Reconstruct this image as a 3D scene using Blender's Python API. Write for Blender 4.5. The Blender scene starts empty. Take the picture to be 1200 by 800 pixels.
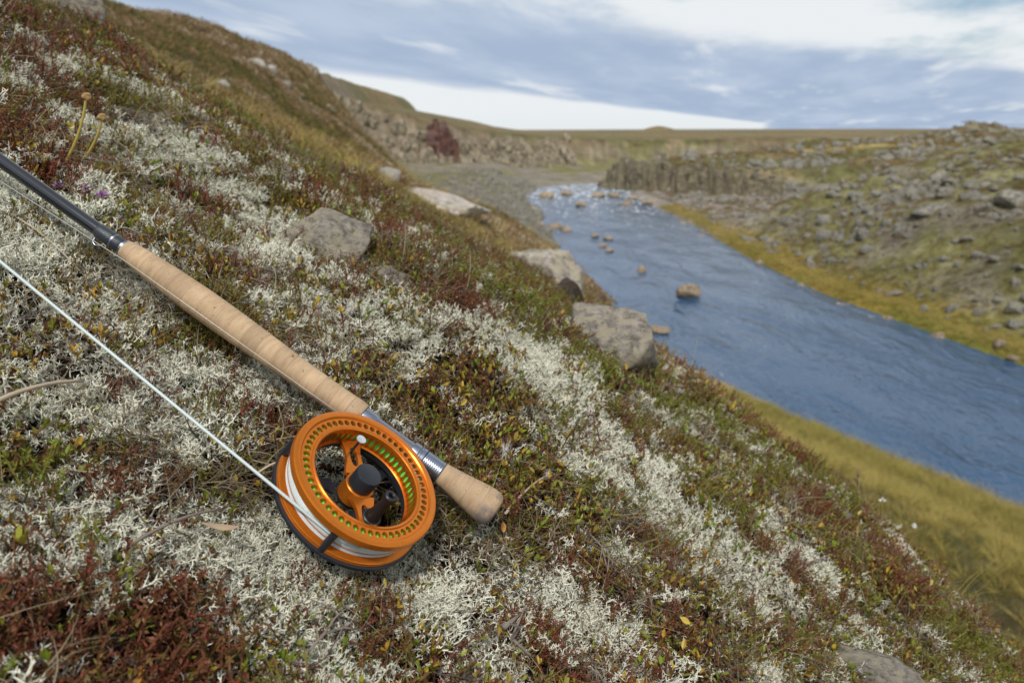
import bpy, bmesh, math, random
import numpy as np
from mathutils import Vector, Matrix, noise as mnoise

SC = bpy.context.scene
COL = SC.collection
rad = math.radians

# ------------------------------------------------------------------ camera
PITCH = rad(17.2)
FPX = 800.0
camd = bpy.data.cameras.new('camera')
cam = bpy.data.objects.new('camera', camd); COL.objects.link(cam)
cam.location = (0, 0, 0)
cam.rotation_euler = (math.pi / 2 - PITCH, 0, 0)
camd.sensor_width = 36.0
camd.lens = 24.0
camd.clip_start = 0.01
camd.clip_end = 20000
camd.dof.use_dof = True
camd.dof.focus_distance = 0.475
camd.dof.aperture_fstop = 9.5
SC.camera = cam

# ------------------------------------------------------------------ sun and sky
SUN_DIR = Vector((-0.06, -0.55, 0.83)).normalized()      # towards the sun
sund = bpy.data.lights.new('sun', 'SUN')
sund.energy = 2.9
sund.angle = rad(7)
sund.color = (1.0, 0.955, 0.89)
sun = bpy.data.objects.new('sun', sund); COL.objects.link(sun)
sun.rotation_euler = SUN_DIR.to_track_quat('Z', 'Y').to_euler()

W = bpy.data.worlds.new('World'); SC.world = W; W.use_nodes = True
wt = W.node_tree; wt.nodes.clear()
def wn(t, **k):
    n = wt.nodes.new(t)
    for a, b in k.items(): setattr(n, a, b)
    return n
def wmath(op, a, b=None, c=None, clamp=False):
    n = wn('ShaderNodeMath', operation=op); n.use_clamp = clamp
    for i, v in enumerate((a, b, c)):
        if v is None: continue
        if isinstance(v, (int, float)): n.inputs[i].default_value = v
        else: wt.links.new(v, n.inputs[i])
    return n.outputs[0]
def wmix(f, a, b):
    n = wn('ShaderNodeMix', data_type='RGBA')
    wt.links.new(f, n.inputs[0])
    for v, s in ((a, n.inputs[6]), (b, n.inputs[7])):
        if isinstance(v, tuple): s.default_value = (*v, 1)
        else: wt.links.new(v, s)
    return n.outputs[2]
def wramp(v, lo, hi):
    n = wn('ShaderNodeMapRange', interpolation_type='SMOOTHSTEP')
    wt.links.new(v, n.inputs[0]); n.inputs[1].default_value = lo; n.inputs[2].default_value = hi
    return n.outputs[0]
sky = wn('ShaderNodeTexSky', sky_type='NISHITA'); sky.sun_disc = False
sky.sun_elevation = math.asin(SUN_DIR.z)
sky.sun_rotation = math.atan2(SUN_DIR.x, SUN_DIR.y)
tc = wn('ShaderNodeTexCoord'); sep = wn('ShaderNodeSeparateXYZ')
wt.links.new(tc.outputs['Generated'], sep.inputs[0])
zc_ = wmath('MAXIMUM', sep.outputs[2], 0.008)
U_ = wmath('DIVIDE', sep.outputs[0], zc_); V_ = wmath('DIVIDE', sep.outputs[1], zc_)
# cloud deck seen as a layer overhead: s = distance inside its straight edge, l = along it
u0 = wmath('ADD', U_, 3.4); v0 = wmath('ADD', V_, -13.4)
s_ = wmath('SUBTRACT', wmath('MULTIPLY', u0, 0.919), wmath('MULTIPLY', v0, 0.395))
l_ = wmath('ADD', wmath('MULTIPLY', u0, 0.395), wmath('MULTIPLY', v0, 0.919))
zs_ = wmath('ADD', wmath('MAXIMUM', sep.outputs[2], 0.0), 0.07)
us_ = wmath('DIVIDE', sep.outputs[0], zs_); vs_ = wmath('DIVIDE', sep.outputs[1], zs_)
sn_ = wmath('SUBTRACT', wmath('MULTIPLY', us_, 0.919), wmath('MULTIPLY', vs_, 0.395)); ln_ = wmath('ADD', wmath('MULTIPLY', us_, 0.395), wmath('MULTIPLY', vs_, 0.919))
def wnoise(su, sl, scale, detail, off=0.0, rough=0.55):
    c = wn('ShaderNodeCombineXYZ')
    wt.links.new(wmath('MULTIPLY', sn_, su), c.inputs[0]); wt.links.new(wmath('MULTIPLY', ln_, sl), c.inputs[1])
    c.inputs[2].default_value = off
    n = wn('ShaderNodeTexNoise'); n.inputs['Scale'].default_value = scale
    n.inputs['Detail'].default_value = detail; n.inputs['Roughness'].default_value = rough
    wt.links.new(c.outputs[0], n.inputs['Vector'])
    return n.outputs[0]
n1 = wnoise(1.0, 0.30, 1.5, 5.0)
n2 = wnoise(1.0, 0.40, 1.6, 5.0, 7.0)
n3 = wnoise(0.8, 0.5, 0.9, 6.0, 13.0, 0.6)
s_w = wmath('ADD', s_, wmath('MULTIPLY', wmath('SUBTRACT', n2, 0.5), 2.6))
deck = wramp(s_w, -0.5, 1.3)
K = 10.0
c_white = (0.83 * K, 0.865 * K, 0.89 * K)
c_deck = (0.39 * K, 0.49 * K, 0.65 * K)
c_deck2 = (0.50 * K, 0.59 * K, 0.73 * K)
streak = wramp(n1, 0.54, 0.72)
fine = wramp(n2, 0.35, 0.72)
deckcol = wmix(fine, c_deck, c_deck2)
deckcol = wmix(wmath('MULTIPLY', streak, 0.75), deckcol, c_white)
# farther in, the layer breaks up into white cloud with blue gaps
brk = wramp(wmath('ADD', wmath('SUBTRACT', s_, wmath('MULTIPLY', l_, 0.6)), wmath('MULTIPLY', wmath('SUBTRACT', n3, 0.5), 5.0)), 8.0, 10.2)
bluegap = wramp(n3, 0.36, 0.56)
skyb = wn('ShaderNodeMix', data_type='RGBA', blend_type='MULTIPLY'); skyb.inputs[0].default_value = 1.0
wt.links.new(sky.outputs[0], skyb.inputs[6]); skyb.inputs[7].default_value = (1.05, 1.05, 1.05, 1)
broken = wmix(bluegap, skyb.outputs[2], c_white)
inner = wmix(brk, deckcol, broken)
hz = wmix(wramp(sep.outputs[2], 0.0, 0.03), (0.80 * K, 0.84 * K, 0.86 * K), c_white)
col = wmix(deck, hz, inner)
bg = wn('ShaderNodeBackground'); bg.inputs[1].default_value = 0.1
wt.links.new(col, bg.inputs[0])
wo = wn('ShaderNodeOutputWorld'); wt.links.new(bg.outputs[0], wo.inputs[0])

SC.view_settings.view_transform = 'Standard'
SC.view_settings.look = 'None'
SC.view_settings.exposure = 0.0
SC.view_settings.gamma = 1.0
SC.view_settings.use_curve_mapping = False
SC.render.engine = 'CYCLES'
SC.cycles.use_denoising = True
SC.cycles.max_bounces = 6
SC.cycles.diffuse_bounces = 3
SC.cycles.glossy_bounces = 3
SC.cycles.transparent_max_bounces = 6

# ------------------------------------------------------------------ noise helpers
def _hash(ix, iy, seed):
    h = (ix.astype(np.int64) * 374761393 + iy.astype(np.int64) * 668265263 + seed * 974634777) & 0xffffffff
    h = ((h ^ (h >> 13)) * 1274126177) & 0xffffffff
    h = ((h ^ (h >> 16)) * 2246822519) & 0xffffffff
    return ((h ^ (h >> 15)) & 0xffffff) / float(0xffffff)
def vnoise(x, y, seed=0):
    ix = np.floor(x); iy = np.floor(y); fx = x - ix; fy = y - iy
    ux = fx * fx * fx * (fx * (fx * 6 - 15) + 10); uy = fy * fy * fy * (fy * (fy * 6 - 15) + 10)
    a = _hash(ix, iy, seed); b = _hash(ix + 1, iy, seed); c = _hash(ix, iy + 1, seed); d = _hash(ix + 1, iy + 1, seed)
    return (a + (b - a) * ux) * (1 - uy) + (c + (d - c) * ux) * uy
def fbm(x, y, seed=0, octv=4, gain=0.5):
    """-1 .. 1"""
    x = np.asarray(x, float); y = np.asarray(y, float)
    t = np.zeros(np.broadcast(x, y).shape); a = 1.0; n = 0.0
    for o in range(octv):
        t = t + a * (2 * vnoise(x + 17.3 * o, y - 9.1 * o, seed + o) - 1); n += a
        x = x * 2.03 * 0.966 - y * 2.03 * 0.259; y = y * 2.03 * 0.966 + x * 0.259
        a *= gain
    return t / n
def sstep(a, b, x):
    t = np.clip((x - a) / (b - a), 0, 1)
    return t * t * (3 - 2 * t)
def lerp(a, b, t): return a + (b - a) * t
class Curve1:
    def __init__(s, xs, ys, sm):
        lo, hi = xs[0], xs[-1]
        s.X = np.linspace(lo, hi, 3000); Y = np.interp(s.X, xs, ys)
        dx = s.X[1] - s.X[0]; k = max(1, int(sm / dx))
        ker = np.hanning(2 * k + 3); ker /= ker.sum()
        s.Y = np.convolve(np.pad(Y, (k + 1, k + 1), 'edge'), ker, 'valid')
    def __call__(s, v): return np.interp(v, s.X, s.Y)

# ------------------------------------------------------------------ camera frame and reel/rod frame
RGT = np.array([1.0, 0, 0]); UPV = np.array([0, math.sin(PITCH), math.cos(PITCH)]); FWD = np.array([0, math.cos(PITCH), -math.sin(PITCH)])
def ray(px, py): return RGT * (px - 600) / FPX - UPV * (py - 400) / FPX + FWD
def at(px, py, d): return ray(px, py) * d
REEL_N = 0.503 * RGT + 0.740 * UPV - 0.444 * FWD; REEL_N /= np.linalg.norm(REEL_N)
F0 = RGT * -0.0906 + UPV * -0.0846 + FWD * 0.43
REEL_AX = 0.6156 * RGT + 0.668 * UPV - 0.418 * FWD; REEL_AX /= np.linalg.norm(REEL_AX)   # the reel's own spindle
#                  # centre of the reel's front rim
def on_plane(px, py, off):                    # a point on the plane parallel to the reel's face
    r = ray(px, py); return r * (np.dot(REEL_N, F0) + off) / np.dot(REEL_N, r)
ROD_A = on_plane(147, 292, -0.010); ROD_B = on_plane(581, 599.5, -0.010)
ROD_X = (ROD_B - ROD_A); ROD_LEN = np.linalg.norm(ROD_X); ROD_X = ROD_X / ROD_LEN
ROD_Y = np.cross(REEL_N, ROD_X)

# ------------------------------------------------------------------ terrain
WATER_Z = -8.0
xL_c = Curve1([-60, -10, 0, 5, 13, 19, 23, 35, 57, 88, 98, 106, 110, 116, 140], [34, 24, 18, 15.5, 11.2, 7.7, 5.6, 4.0, 2.9, 1.6, 3.5, 9, 16, 34, 60], 2.0)
xR_c = Curve1([-60, 0, 22, 34, 44, 62, 80, 92, 100, 106, 140], [46, 27, 18.3, 15.9, 15.5, 15.9, 15.4, 15.6, 20, 38, 90], 2.0)
xb_c = Curve1([-60, 0, 10, 20, 40, 60, 90, 120, 400], [24, 12, 8, 3, -1.5, -8, -16, -24, -60], 5)
xc_c = Curve1([-60, 0, 20, 40, 60, 90, 120, 400], [-10, -12, -12, -14, -18, -26, -34, -90], 5)
a_c = Curve1([-3, 0.8, 3, 6, 12], [0.6, 0.6, 0.46, 0.37, 0.34], 0.5)
b_c = Curve1([-3, 0, 0.6, 0.9, 1.3, 2, 3, 4, 6, 9, 12], [-1.148, -0.413, -0.266, -0.232, -0.268, -0.425, -0.515, -0.565, -0.8, -1.3, -2], 0.18)
xe_c = Curve1([-3, 0.8, 1.3, 2, 4, 8, 12], [1.7, 0.43, 0.20, 0.06, -0.05, -0.7, -1.3], 0.35)
yw_c = Curve1([-200, -40, -14, 8, 30, 200], [118, 126, 132, 158, 172, 200], 6)

def rod_dist(x, y):
    a = ROD_A[:2] - ROD_X[:2] * 1.0; b = ROD_B[:2]; d = b - a; L2 = d @ d
    t = np.clip(((x - a[0]) * d[0] + (y - a[1]) * d[1]) / L2, 0, 1)
    dr = np.hypot(x - a[0] - t * d[0], y - a[1] - t * d[1])
    return np.minimum(dr, np.maximum(0, np.hypot(x - F0[0], y - F0[1]) - 0.05))

def height(x, y):
    x = np.asarray(x, float); y = np.asarray(y, float)
    r = np.hypot(x, y)
    # --- left valley side
    xL = xL_c(y); xR = xR_c(y); xLf = np.minimum(xL, np.where(y > 90, 2.0, 99.0))
    xb = xb_c(y); xc = xc_c(y)
    wob = fbm(x * 0.06, y * 0.06, 3, 4)
    uL = np.maximum(0, xLf - x)
    zfl = WATER_Z + 0.12 * sstep(0, 0.5, uL) + np.minimum(0.26 * uL, 1.35 + 0.03 * uL)
    zc = 0.285 * np.abs(xc)
    fr = np.clip((xb - x) / (xb - xc), 0, 1.0)
    shp = 0.55 * fr + 0.45 * sstep(0, 1, fr)
    over = np.maximum(0, xc - x)
    zl = zfl + (zc - zfl) * shp + 0.05 * np.minimum(over, 60) + wob * 0.7 * sstep(0.0, 0.3, fr) + 0.18 * fbm(x * 0.5, y * 0.5, 9, 4) * sstep(0, .15, fr)
    gravel = 0.10 * np.abs(fbm(x * 0.8, y * 0.8, 21, 3)) * sstep(0.3, 2, uL)
    zl = zl + gravel
    # --- right bank, rubble hill, cliff and plateau
    w = np.maximum(0, x - xR)
    floor = WATER_Z + 0.30 * sstep(0, 0.55, w) + 0.035 * np.minimum(w, 14)
    hillmask = 1 - sstep(50, 66, y - 0.25 * (x - 20))
    hill = 3.3 * sstep(1.5, 8.5, w) + 0.19 * np.clip(w - 8, 0, 26)
    hill = hill * hillmask * (1 + 0.22 * wob) + hillmask * sstep(2, 9, w) * (0.55 * fbm(x * 0.3, y * 0.3, 31, 4) + 0.25 * fbm(x * 1.1, y * 1.1, 37, 3))
    # cliff line running across (14.5,101) .. (21,87) .. (30,76) .. (60,66)
    cl = np.interp(x, [10, 14.5, 21, 30, 45, 80, 200], [112, 101, 87.5, 78, 72, 66, 60])
    cd = y - cl
    soft = np.interp(x, [14, 24, 30, 40], [0.9, 0.9, 5.0, 9.0])
    top = -4.15 + 0.012 * np.clip(cd, 0, 150) + 0.5 * fbm(x * 0.05, y * 0.05, 41, 4) + 1.3 * np.exp(-((x - 48) / 22) ** 2 - ((y - 112) / 18) ** 2)
    cliff = (top - floor) * sstep(0, 1, cd / soft) * sstep(12.5, 14.5, x)
    zr = np.maximum(floor + hill, floor + cliff)
    # lava hills to the far right and the knoll
    lav = np.exp(-((x - 92) / 50.0) ** 2 - ((y - 140) / 32.0) ** 2) * 3.0 + np.exp(-((x - 87) / 6.5) ** 2 - ((y - 141) / 9.0) ** 2) * 1.7
    lav = lav + (0.8 * fbm(x * 0.09, y * 0.09, 51, 5)) * sstep(60, 110, y) * sstep(20, 60, x)
    zr = zr + lav
    riv = sstep(0, 1.2, np.minimum(x - xL, xR - x))
    zin = WATER_Z - 0.9 * riv - 0.02
    z = np.where(x < xL, zl, np.where(x > xR, zr, zin))
    # --- valley closed by a far wall with a plain on top
    yw = yw_c(x) + 5 * fbm(x * 0.05, y * 0.02, 61, 3)
    ztop = np.interp(x, [-120, -50, -30, -14, 0, 10, 30, 80, 300], [14, 8.5, 5.0, 1.0, -0.9, -2.0, -2.6, -2.2, -1.0])
    ztop = ztop + np.minimum(0.0035 * np.clip(y - yw, 0, 500), 1.3) + 0.6 * fbm(x * 0.015, y * 0.015, 71, 4)
    wl = sstep(0, 10, y - yw)
    z = lerp(z, np.maximum(z, ztop), wl)
    rf = np.hypot(x, y)
    zpl = -1.4 + 1.0 * fbm(x * 0.006, y * 0.006, 81, 4) + 0.00125 * np.clip(rf - 400, 0, 1e5) * sstep(900, 3500, rf) * (0.75 + 0.4 * fbm(x * 0.0008, y * 0.0008, 83, 3)) * 1.6 * sstep(-0.2, 0.5, x / np.maximum(rf, 1))
    zpl = zpl + 3.6 * np.exp(-((x - 82) / 10.0) ** 2 - ((y - 400) / 22.0) ** 2)
    z = lerp(z, np.maximum(zpl, np.where(rf > 600, -50, z)), sstep(220, 420, rf))
    # --- the spur the camera is on
    a = a_c(y); b = b_c(y); xe = xe_c(y)
    d = np.maximum(0, x - xe)
    zn = b - a * x - 0.65 * d * d / (1 + 0.30 * d) - 0.10 * np.maximum(0, -x - 3)
    m = sstep(0.02, 0.20, rod_dist(x, y))
    zn = zn + m * (0.035 * fbm(x * 2.6, y * 2.6, 101, 3) + 0.016 * fbm(x * 9, y * 9, 103, 3))
    zn = zn + sstep(1.2, 4, r) * 0.10 * fbm(x * 0.9, y * 0.9, 105, 3)
    wn_ = 1 - sstep(4.0, 9.5, np.hypot(x, y * 0.8))
    return lerp(z, zn, wn_)

def hgt(x, y): return float(height(np.array([x]), np.array([y]))[0])
_T = 0.12 * 1.012 ** np.arange(900)
def hit(px, py):
    """where the line of sight of a photo pixel meets the ground"""
    r = ray(px, py); P = np.outer(_T, r)
    dz = P[:, 2] - height(P[:, 0], P[:, 1])
    k = np.argmax(dz < 0) if (dz < 0).any() else len(_T) - 1
    t = _T[max(k - 1, 0)] + (_T[k] - _T[max(k - 1, 0)]) * dz[max(k - 1, 0)] / max(1e-9, dz[max(k - 1, 0)] - dz[k])
    p = r * t
    return np.array([p[0], p[1], hgt(p[0], p[1])]), t
def hit_near(px, py, tmax=2.6):
    while True:
        p, t = hit(px, py)
        if t < tmax or py > 860: return p, t
        py += 4
def normals(x, y, e=0.02):
    gx = (height(x + e, y) - height(x - e, y)) / (2 * e); gy = (height(x, y + e) - height(x, y - e)) / (2 * e)
    n = np.stack([-gx, -gy, np.ones_like(gx)], -1)
    return n / np.linalg.norm(n, axis=-1, keepdims=True)

# ------------------------------------------------------------------ materials
def mat_new(name):
    m = bpy.data.materials.new(name); m.use_nodes = True
    nt = m.node_tree; b = nt.nodes['Principled BSDF']
    return m, nt, b
def N(nt, t, **k):
    n = nt.nodes.new(t)
    for a, b in k.items(): setattr(n, a, b)
    return n
def setramp(r, stops, interp='LINEAR'):
    cr = r.color_ramp; cr.interpolation = interp
    while len(cr.elements) < len(stops): cr.elements.new(0.5)
    for e, (p, c) in zip(cr.elements, stops):
        e.position = p; e.color = (*c, 1)
def noise_node(nt, scale, detail=4, rough=0.55, coord='Object', vec=None, dist=0.0):
    n = N(nt, 'ShaderNodeTexNoise'); n.inputs['Scale'].default_value = scale; n.inputs['Detail'].default_value = detail
    n.inputs['Roughness'].default_value = rough; n.inputs['Distortion'].default_value = dist
    if vec is None:
        t = N(nt, 'ShaderNodeTexCoord'); nt.links.new(t.outputs[coord], n.inputs['Vector'])
    else: nt.links.new(vec, n.inputs['Vector'])
    return n
def mixc(nt, f, a, b, mode='MIX'):
    n = N(nt, 'ShaderNodeMix', data_type='RGBA', blend_type=mode)
    for v, s in ((f, n.inputs[0]), (a, n.inputs[6]), (b, n.inputs[7])):
        if isinstance(v, (int, float)): s.default_value = v
        elif isinstance(v, tuple): s.default_value = (*v, 1)
        else: nt.links.new(v, s)
    return n.outputs[2]
def mathn(nt, op, a, b=None, clamp=False):
    n = N(nt, 'ShaderNodeMath', operation=op); n.use_clamp = clamp
    for i, v in enumerate((a, b)):
        if v is None: continue
        if isinstance(v, (int, float)): n.inputs[i].default_value = v
        else: nt.links.new(v, n.inputs[i])
    return n.outputs[0]
def bump(nt, b, h, strength=0.3, dist=0.01):
    n = N(nt, 'ShaderNodeBump'); n.inputs['Strength'].default_value = strength; n.inputs['Distance'].default_value = dist
    nt.links.new(h, n.inputs['Height']); nt.links.new(n.outputs[0], b.inputs['Normal'])

def simple_mat(name, color, rough=0.5, metal=0.0, var=0.15, scale=60, bump_s=0.0, bump_scale=300, spec=0.5, coat=0.0):
    m, nt, b = mat_new(name)
    n = noise_node(nt, scale, 5)
    c = mixc(nt, n.outputs[0], tuple(max(0, v * (1 - var)) for v in color), tuple(min(1, v * (1 + var)) for v in color))
    nt.links.new(c, b.inputs['Base Color'])
    b.inputs['Metallic'].default_value = metal
    b.inputs['Specular IOR Level'].default_value = spec
    b.inputs['Coat Weight'].default_value = coat
    n2 = noise_node(nt, scale * 2.3, 4)
    mr = N(nt, 'ShaderNodeMapRange'); nt.links.new(n2.outputs[0], mr.inputs[0]); mr.inputs[3].default_value = max(0.02, rough * 0.8); mr.inputs[4].default_value = min(1, rough * 1.25)
    nt.links.new(mr.outputs[0], b.inputs['Roughness'])
    if bump_s > 0: bump(nt, b, noise_node(nt, bump_scale, 4).outputs[0], bump_s, 0.0006)
    return m

def plant_mat(name, stops, rough=0.65, transl=0.25, attr='lr', w_attr=0.55):
    """colour picked per leaf ('lr') and per plant ('tint')"""
    m, nt, b = mat_new(name)
    a = N(nt, 'ShaderNodeAttribute'); a.attribute_name = attr
    t = N(nt, 'ShaderNodeAttribute'); t.attribute_type = 'INSTANCER'; t.attribute_name = 'tint'
    v = mathn(nt, 'ADD', mathn(nt, 'MULTIPLY', a.outputs['Fac'], w_attr), mathn(nt, 'MULTIPLY', t.outputs['Fac'], 1 - w_attr), clamp=True)
    r = N(nt, 'ShaderNodeValToRGB'); setramp(r, stops); nt.links.new(v, r.inputs[0])
    n = noise_node(nt, 400, 3)
    c = mixc(nt, 0.35, r.outputs[0], n.outputs[0], 'OVERLAY')
    nt.links.new(c, b.inputs['Base Color']); b.inputs['Roughness'].default_value = rough
    b.inputs['Specular IOR Level'].default_value = 0.3
    if transl:
        o = nt.nodes['Material Output']; tr = N(nt, 'ShaderNodeBsdfTranslucent'); nt.links.new(c, tr.inputs[0])
        ms = N(nt, 'ShaderNodeMixShader'); ms.inputs[0].default_value = transl
        nt.links.new(b.outputs[0], ms.inputs[1]); nt.links.new(tr.outputs[0], ms.inputs[2]); nt.links.new(ms.outputs[0], o.inputs[0])
    return m

M = {}
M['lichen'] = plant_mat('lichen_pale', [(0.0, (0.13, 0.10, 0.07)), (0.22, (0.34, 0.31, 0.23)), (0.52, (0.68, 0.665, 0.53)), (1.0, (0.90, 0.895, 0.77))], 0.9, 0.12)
M['heath'] = plant_mat('heath_leaf', [(0.0, (0.08, 0.15, 0.016)), (0.22, (0.19, 0.23, 0.028)), (0.42, (0.20, 0.13, 0.04)), (0.62, (0.17, 0.065, 0.034)), (0.82, (0.24, 0.055, 0.038)), (1.0, (0.42, 0.15, 0.05))], 0.55, 0.2)
M['leaf'] = plant_mat('shrub_leaf', [(0.0, (0.065, 0.13, 0.016)), (0.26, (0.17, 0.24, 0.026)), (0.40, (0.34, 0.36, 0.045)), (0.50, (0.20, 0.09, 0.045)), (0.64, (0.12, 0.055, 0.038)), (0.76, (0.50, 0.38, 0.05)), (1.0, (0.56, 0.24, 0.035))], 0.42, 0.3, w_attr=0.7)
M['straw'] = plant_mat('dry_straw', [(0.0, (0.10, 0.07, 0.04)), (0.5, (0.23, 0.18, 0.105)), (1.0, (0.42, 0.35, 0.24))], 0.6, 0.25)
M['twig'] = plant_mat('dead_twig', [(0.0, (0.04, 0.025, 0.02)), (0.5, (0.11, 0.09, 0.075)), (1.0, (0.32, 0.29, 0.26))], 0.85, 0.0)
M['litter'] = plant_mat('leaf_litter', [(0.0, (0.03, 0.02, 0.014)), (0.45, (0.08, 0.046, 0.027)), (0.75, (0.16, 0.105, 0.06)), (1.0, (0.26, 0.21, 0.15))], 0.8, 0.1)
M['grass'] = plant_mat('bank_grass', [(0.0, (0.19, 0.20, 0.045)), (0.35, (0.35, 0.30, 0.075)), (0.7, (0.53, 0.39, 0.125)), (1.0, (0.62, 0.49, 0.22))], 0.6, 0.3)
M['mound'] = plant_mat('heath_mound', [(0.0, (0.09, 0.10, 0.025)), (0.3, (0.20, 0.175, 0.055)), (0.55, (0.27, 0.14, 0.08)), (0.78, (0.34, 0.265, 0.15)), (1.0, (0.60, 0.58, 0.46))], 0.8, 0.15)

def ground_mat():
    m, nt, b = mat_new('ground_cover')
    a = N(nt, 'ShaderNodeAttribute'); a.attribute_name = 'Col'
    n1 = noise_node(nt, 0.35, 8, 0.65); n2 = noise_node(nt, 3.5, 8, 0.7); n3 = noise_node(nt, 60, 6, 0.7)
    def sp(n, lo, hi):
        r = N(nt, 'ShaderNodeMapRange'); nt.links.new(n.outputs[0], r.inputs[0]); r.inputs[1].default_value = lo; r.inputs[2].default_value = hi
        r.inputs[3].default_value = 0.55; r.inputs[4].default_value = 1.5; return r.outputs[0]
    k = mathn(nt, 'MULTIPLY', sp(n1, 0.3, 0.7), mathn(nt, 'MULTIPLY', sp(n2, 0.28, 0.72), sp(n3, 0.28, 0.72)))
    c = N(nt, 'ShaderNodeVectorMath', operation='SCALE'); nt.links.new(a.outputs['Color'], c.inputs[0]); nt.links.new(k, c.inputs['Scale'])
    # pale lichen flecks and dry patches
    n4 = noise_node(nt, 1.7, 9, 0.75)
    r4 = N(nt, 'ShaderNodeMapRange'); nt.links.new(n4.outputs[0], r4.inputs[0]); r4.inputs[1].default_value = 0.56; r4.inputs[2].default_value = 0.70; r4.inputs[4].default_value = 0.5
    c2 = mixc(nt, r4.outputs[0], c.outputs[0], (0.27, 0.24, 0.17))
    n5 = noise_node(nt, 0.9, 8, 0.7)
    r5 = N(nt, 'ShaderNodeMapRange'); nt.links.new(n5.outputs[0], r5.inputs[0]); r5.inputs[1].default_value = 0.55; r5.inputs[2].default_value = 0.72; r5.inputs[4].default_value = 0.6
    c3 = mixc(nt, r5.outputs[0], c2, (0.05, 0.045, 0.03))
    nt.links.new(c3, b.inputs['Base Color']); b.inputs['Roughness'].default_value = 0.95; b.inputs['Specular IOR Level'].default_value = 0.15
    bump(nt, b, mathn(nt, 'ADD', n2.outputs[0], mathn(nt, 'MULTIPLY', n3.outputs[0], 0.25)), 0.9, 0.25)
    return m
M['ground'] = ground_mat()

def rock_mat(name, base, dark, lich, amount=0.5, scale=1.0, bd=None):
    m, nt, b = mat_new(name)
    n1 = noise_node(nt, 9 * scale, 8, 0.65); n2 = noise_node(nt, 55 * scale, 6, 0.7); n3 = noise_node(nt, 5 * scale, 7, 0.7, dist=0.6); n4 = noise_node(nt, 22 * scale, 6, 0.7)
    oi = N(nt, 'ShaderNodeObjectInfo')
    r1 = N(nt, 'ShaderNodeValToRGB'); setramp(r1, [(0.34, dark), (0.47, tuple(.6 * b + .4 * d for b, d in zip(base, dark))), (0.55, base), (0.68, tuple(min(1, v * 1.5) for v in base))]); nt.links.new(n1.outputs[0], r1.inputs[0])
    c = mixc(nt, 0.35, r1.outputs[0], n2.outputs[0], 'OVERLAY')
    rl = N(nt, 'ShaderNodeMapRange'); nt.links.new(n3.outputs[0], rl.inputs[0]); rl.inputs[1].default_value = 0.50; rl.inputs[2].default_value = 0.55; rl.inputs[4].default_value = amount
    c = mixc(nt, rl.outputs[0], c, lich)
    rd = N(nt, 'ShaderNodeMapRange'); nt.links.new(n4.outputs[0], rd.inputs[0]); rd.inputs[1].default_value = 0.60; rd.inputs[2].default_value = 0.67; rd.inputs[4].default_value = 0.75
    c = mixc(nt, rd.outputs[0], c, dark)
    br = N(nt, 'ShaderNodeMapRange'); nt.links.new(oi.outputs['Random'], br.inputs[0]); br.inputs[3].default_value = 0.85; br.inputs[4].default_value = 1.12
    vs = N(nt, 'ShaderNodeVectorMath', operation='SCALE'); nt.links.new(c, vs.inputs[0]); nt.links.new(br.outputs[0], vs.inputs['Scale'])
    nt.links.new(vs.outputs[0], b.inputs['Base Color']); b.inputs['Roughness'].default_value = 0.88; b.inputs['Specular IOR Level'].default_value = 0.25
    bump(nt, b, mathn(nt, 'ADD', mathn(nt, 'MULTIPLY', n1.outputs[0], 2.0), n2.outputs[0]), 0.8, bd if bd else (0.004 if scale >= .7 else 0.035))
    return m
M['rock'] = rock_mat('grey_lichened_rock', (0.33, 0.295, 0.25), (0.13, 0.115, 0.095), (0.42, 0.37, 0.26), 0.75, .7, .004)
M['rock_orange'] = rock_mat('slab_with_orange_lichen', (0.50, 0.47, 0.43), (0.20, 0.18, 0.16), (0.52, 0.38, 0.25), 0.7, .8)
M['rock_far'] = rock_mat('basalt_rubble', (0.22, 0.205, 0.175), (0.075, 0.07, 0.065), (0.33, 0.31, 0.22), 0.6, 0.8, .03)
M['rock_wet'] = rock_mat('river_stone', (0.40, 0.31, 0.21), (0.08, 0.06, 0.045), (0.36, 0.29, 0.2), 0.4, 0.4)
M['cliff'] = rock_mat('cliff_basalt', (0.19, 0.16, 0.115), (0.07, 0.06, 0.045), (0.22, 0.20, 0.10), 0.6, 0.3)
M['cliff_red'] = rock_mat('red_streaked_rock', (0.13, 0.065, 0.05), (0.04, 0.02, 0.017), (0.27, 0.19, 0.17), 0.45, 0.10)

M['rock_dark'] = rock_mat('dark_broken_rock', (0.075, 0.055, 0.045), (0.02, 0.017, 0.015), (0.13, 0.10, 0.07), 0.4, 2.0)
M['rock_pale'] = rock_mat('pale_stone', (0.38, 0.36, 0.33), (0.16, 0.15, 0.13), (0.45, 0.43, 0.36), 0.5, 2.0)
M['cliff_pale'] = rock_mat('weathered_crag', (0.30, 0.255, 0.185), (0.08, 0.065, 0.05), (0.25, 0.22, 0.12), 0.6, 0.2)

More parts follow.
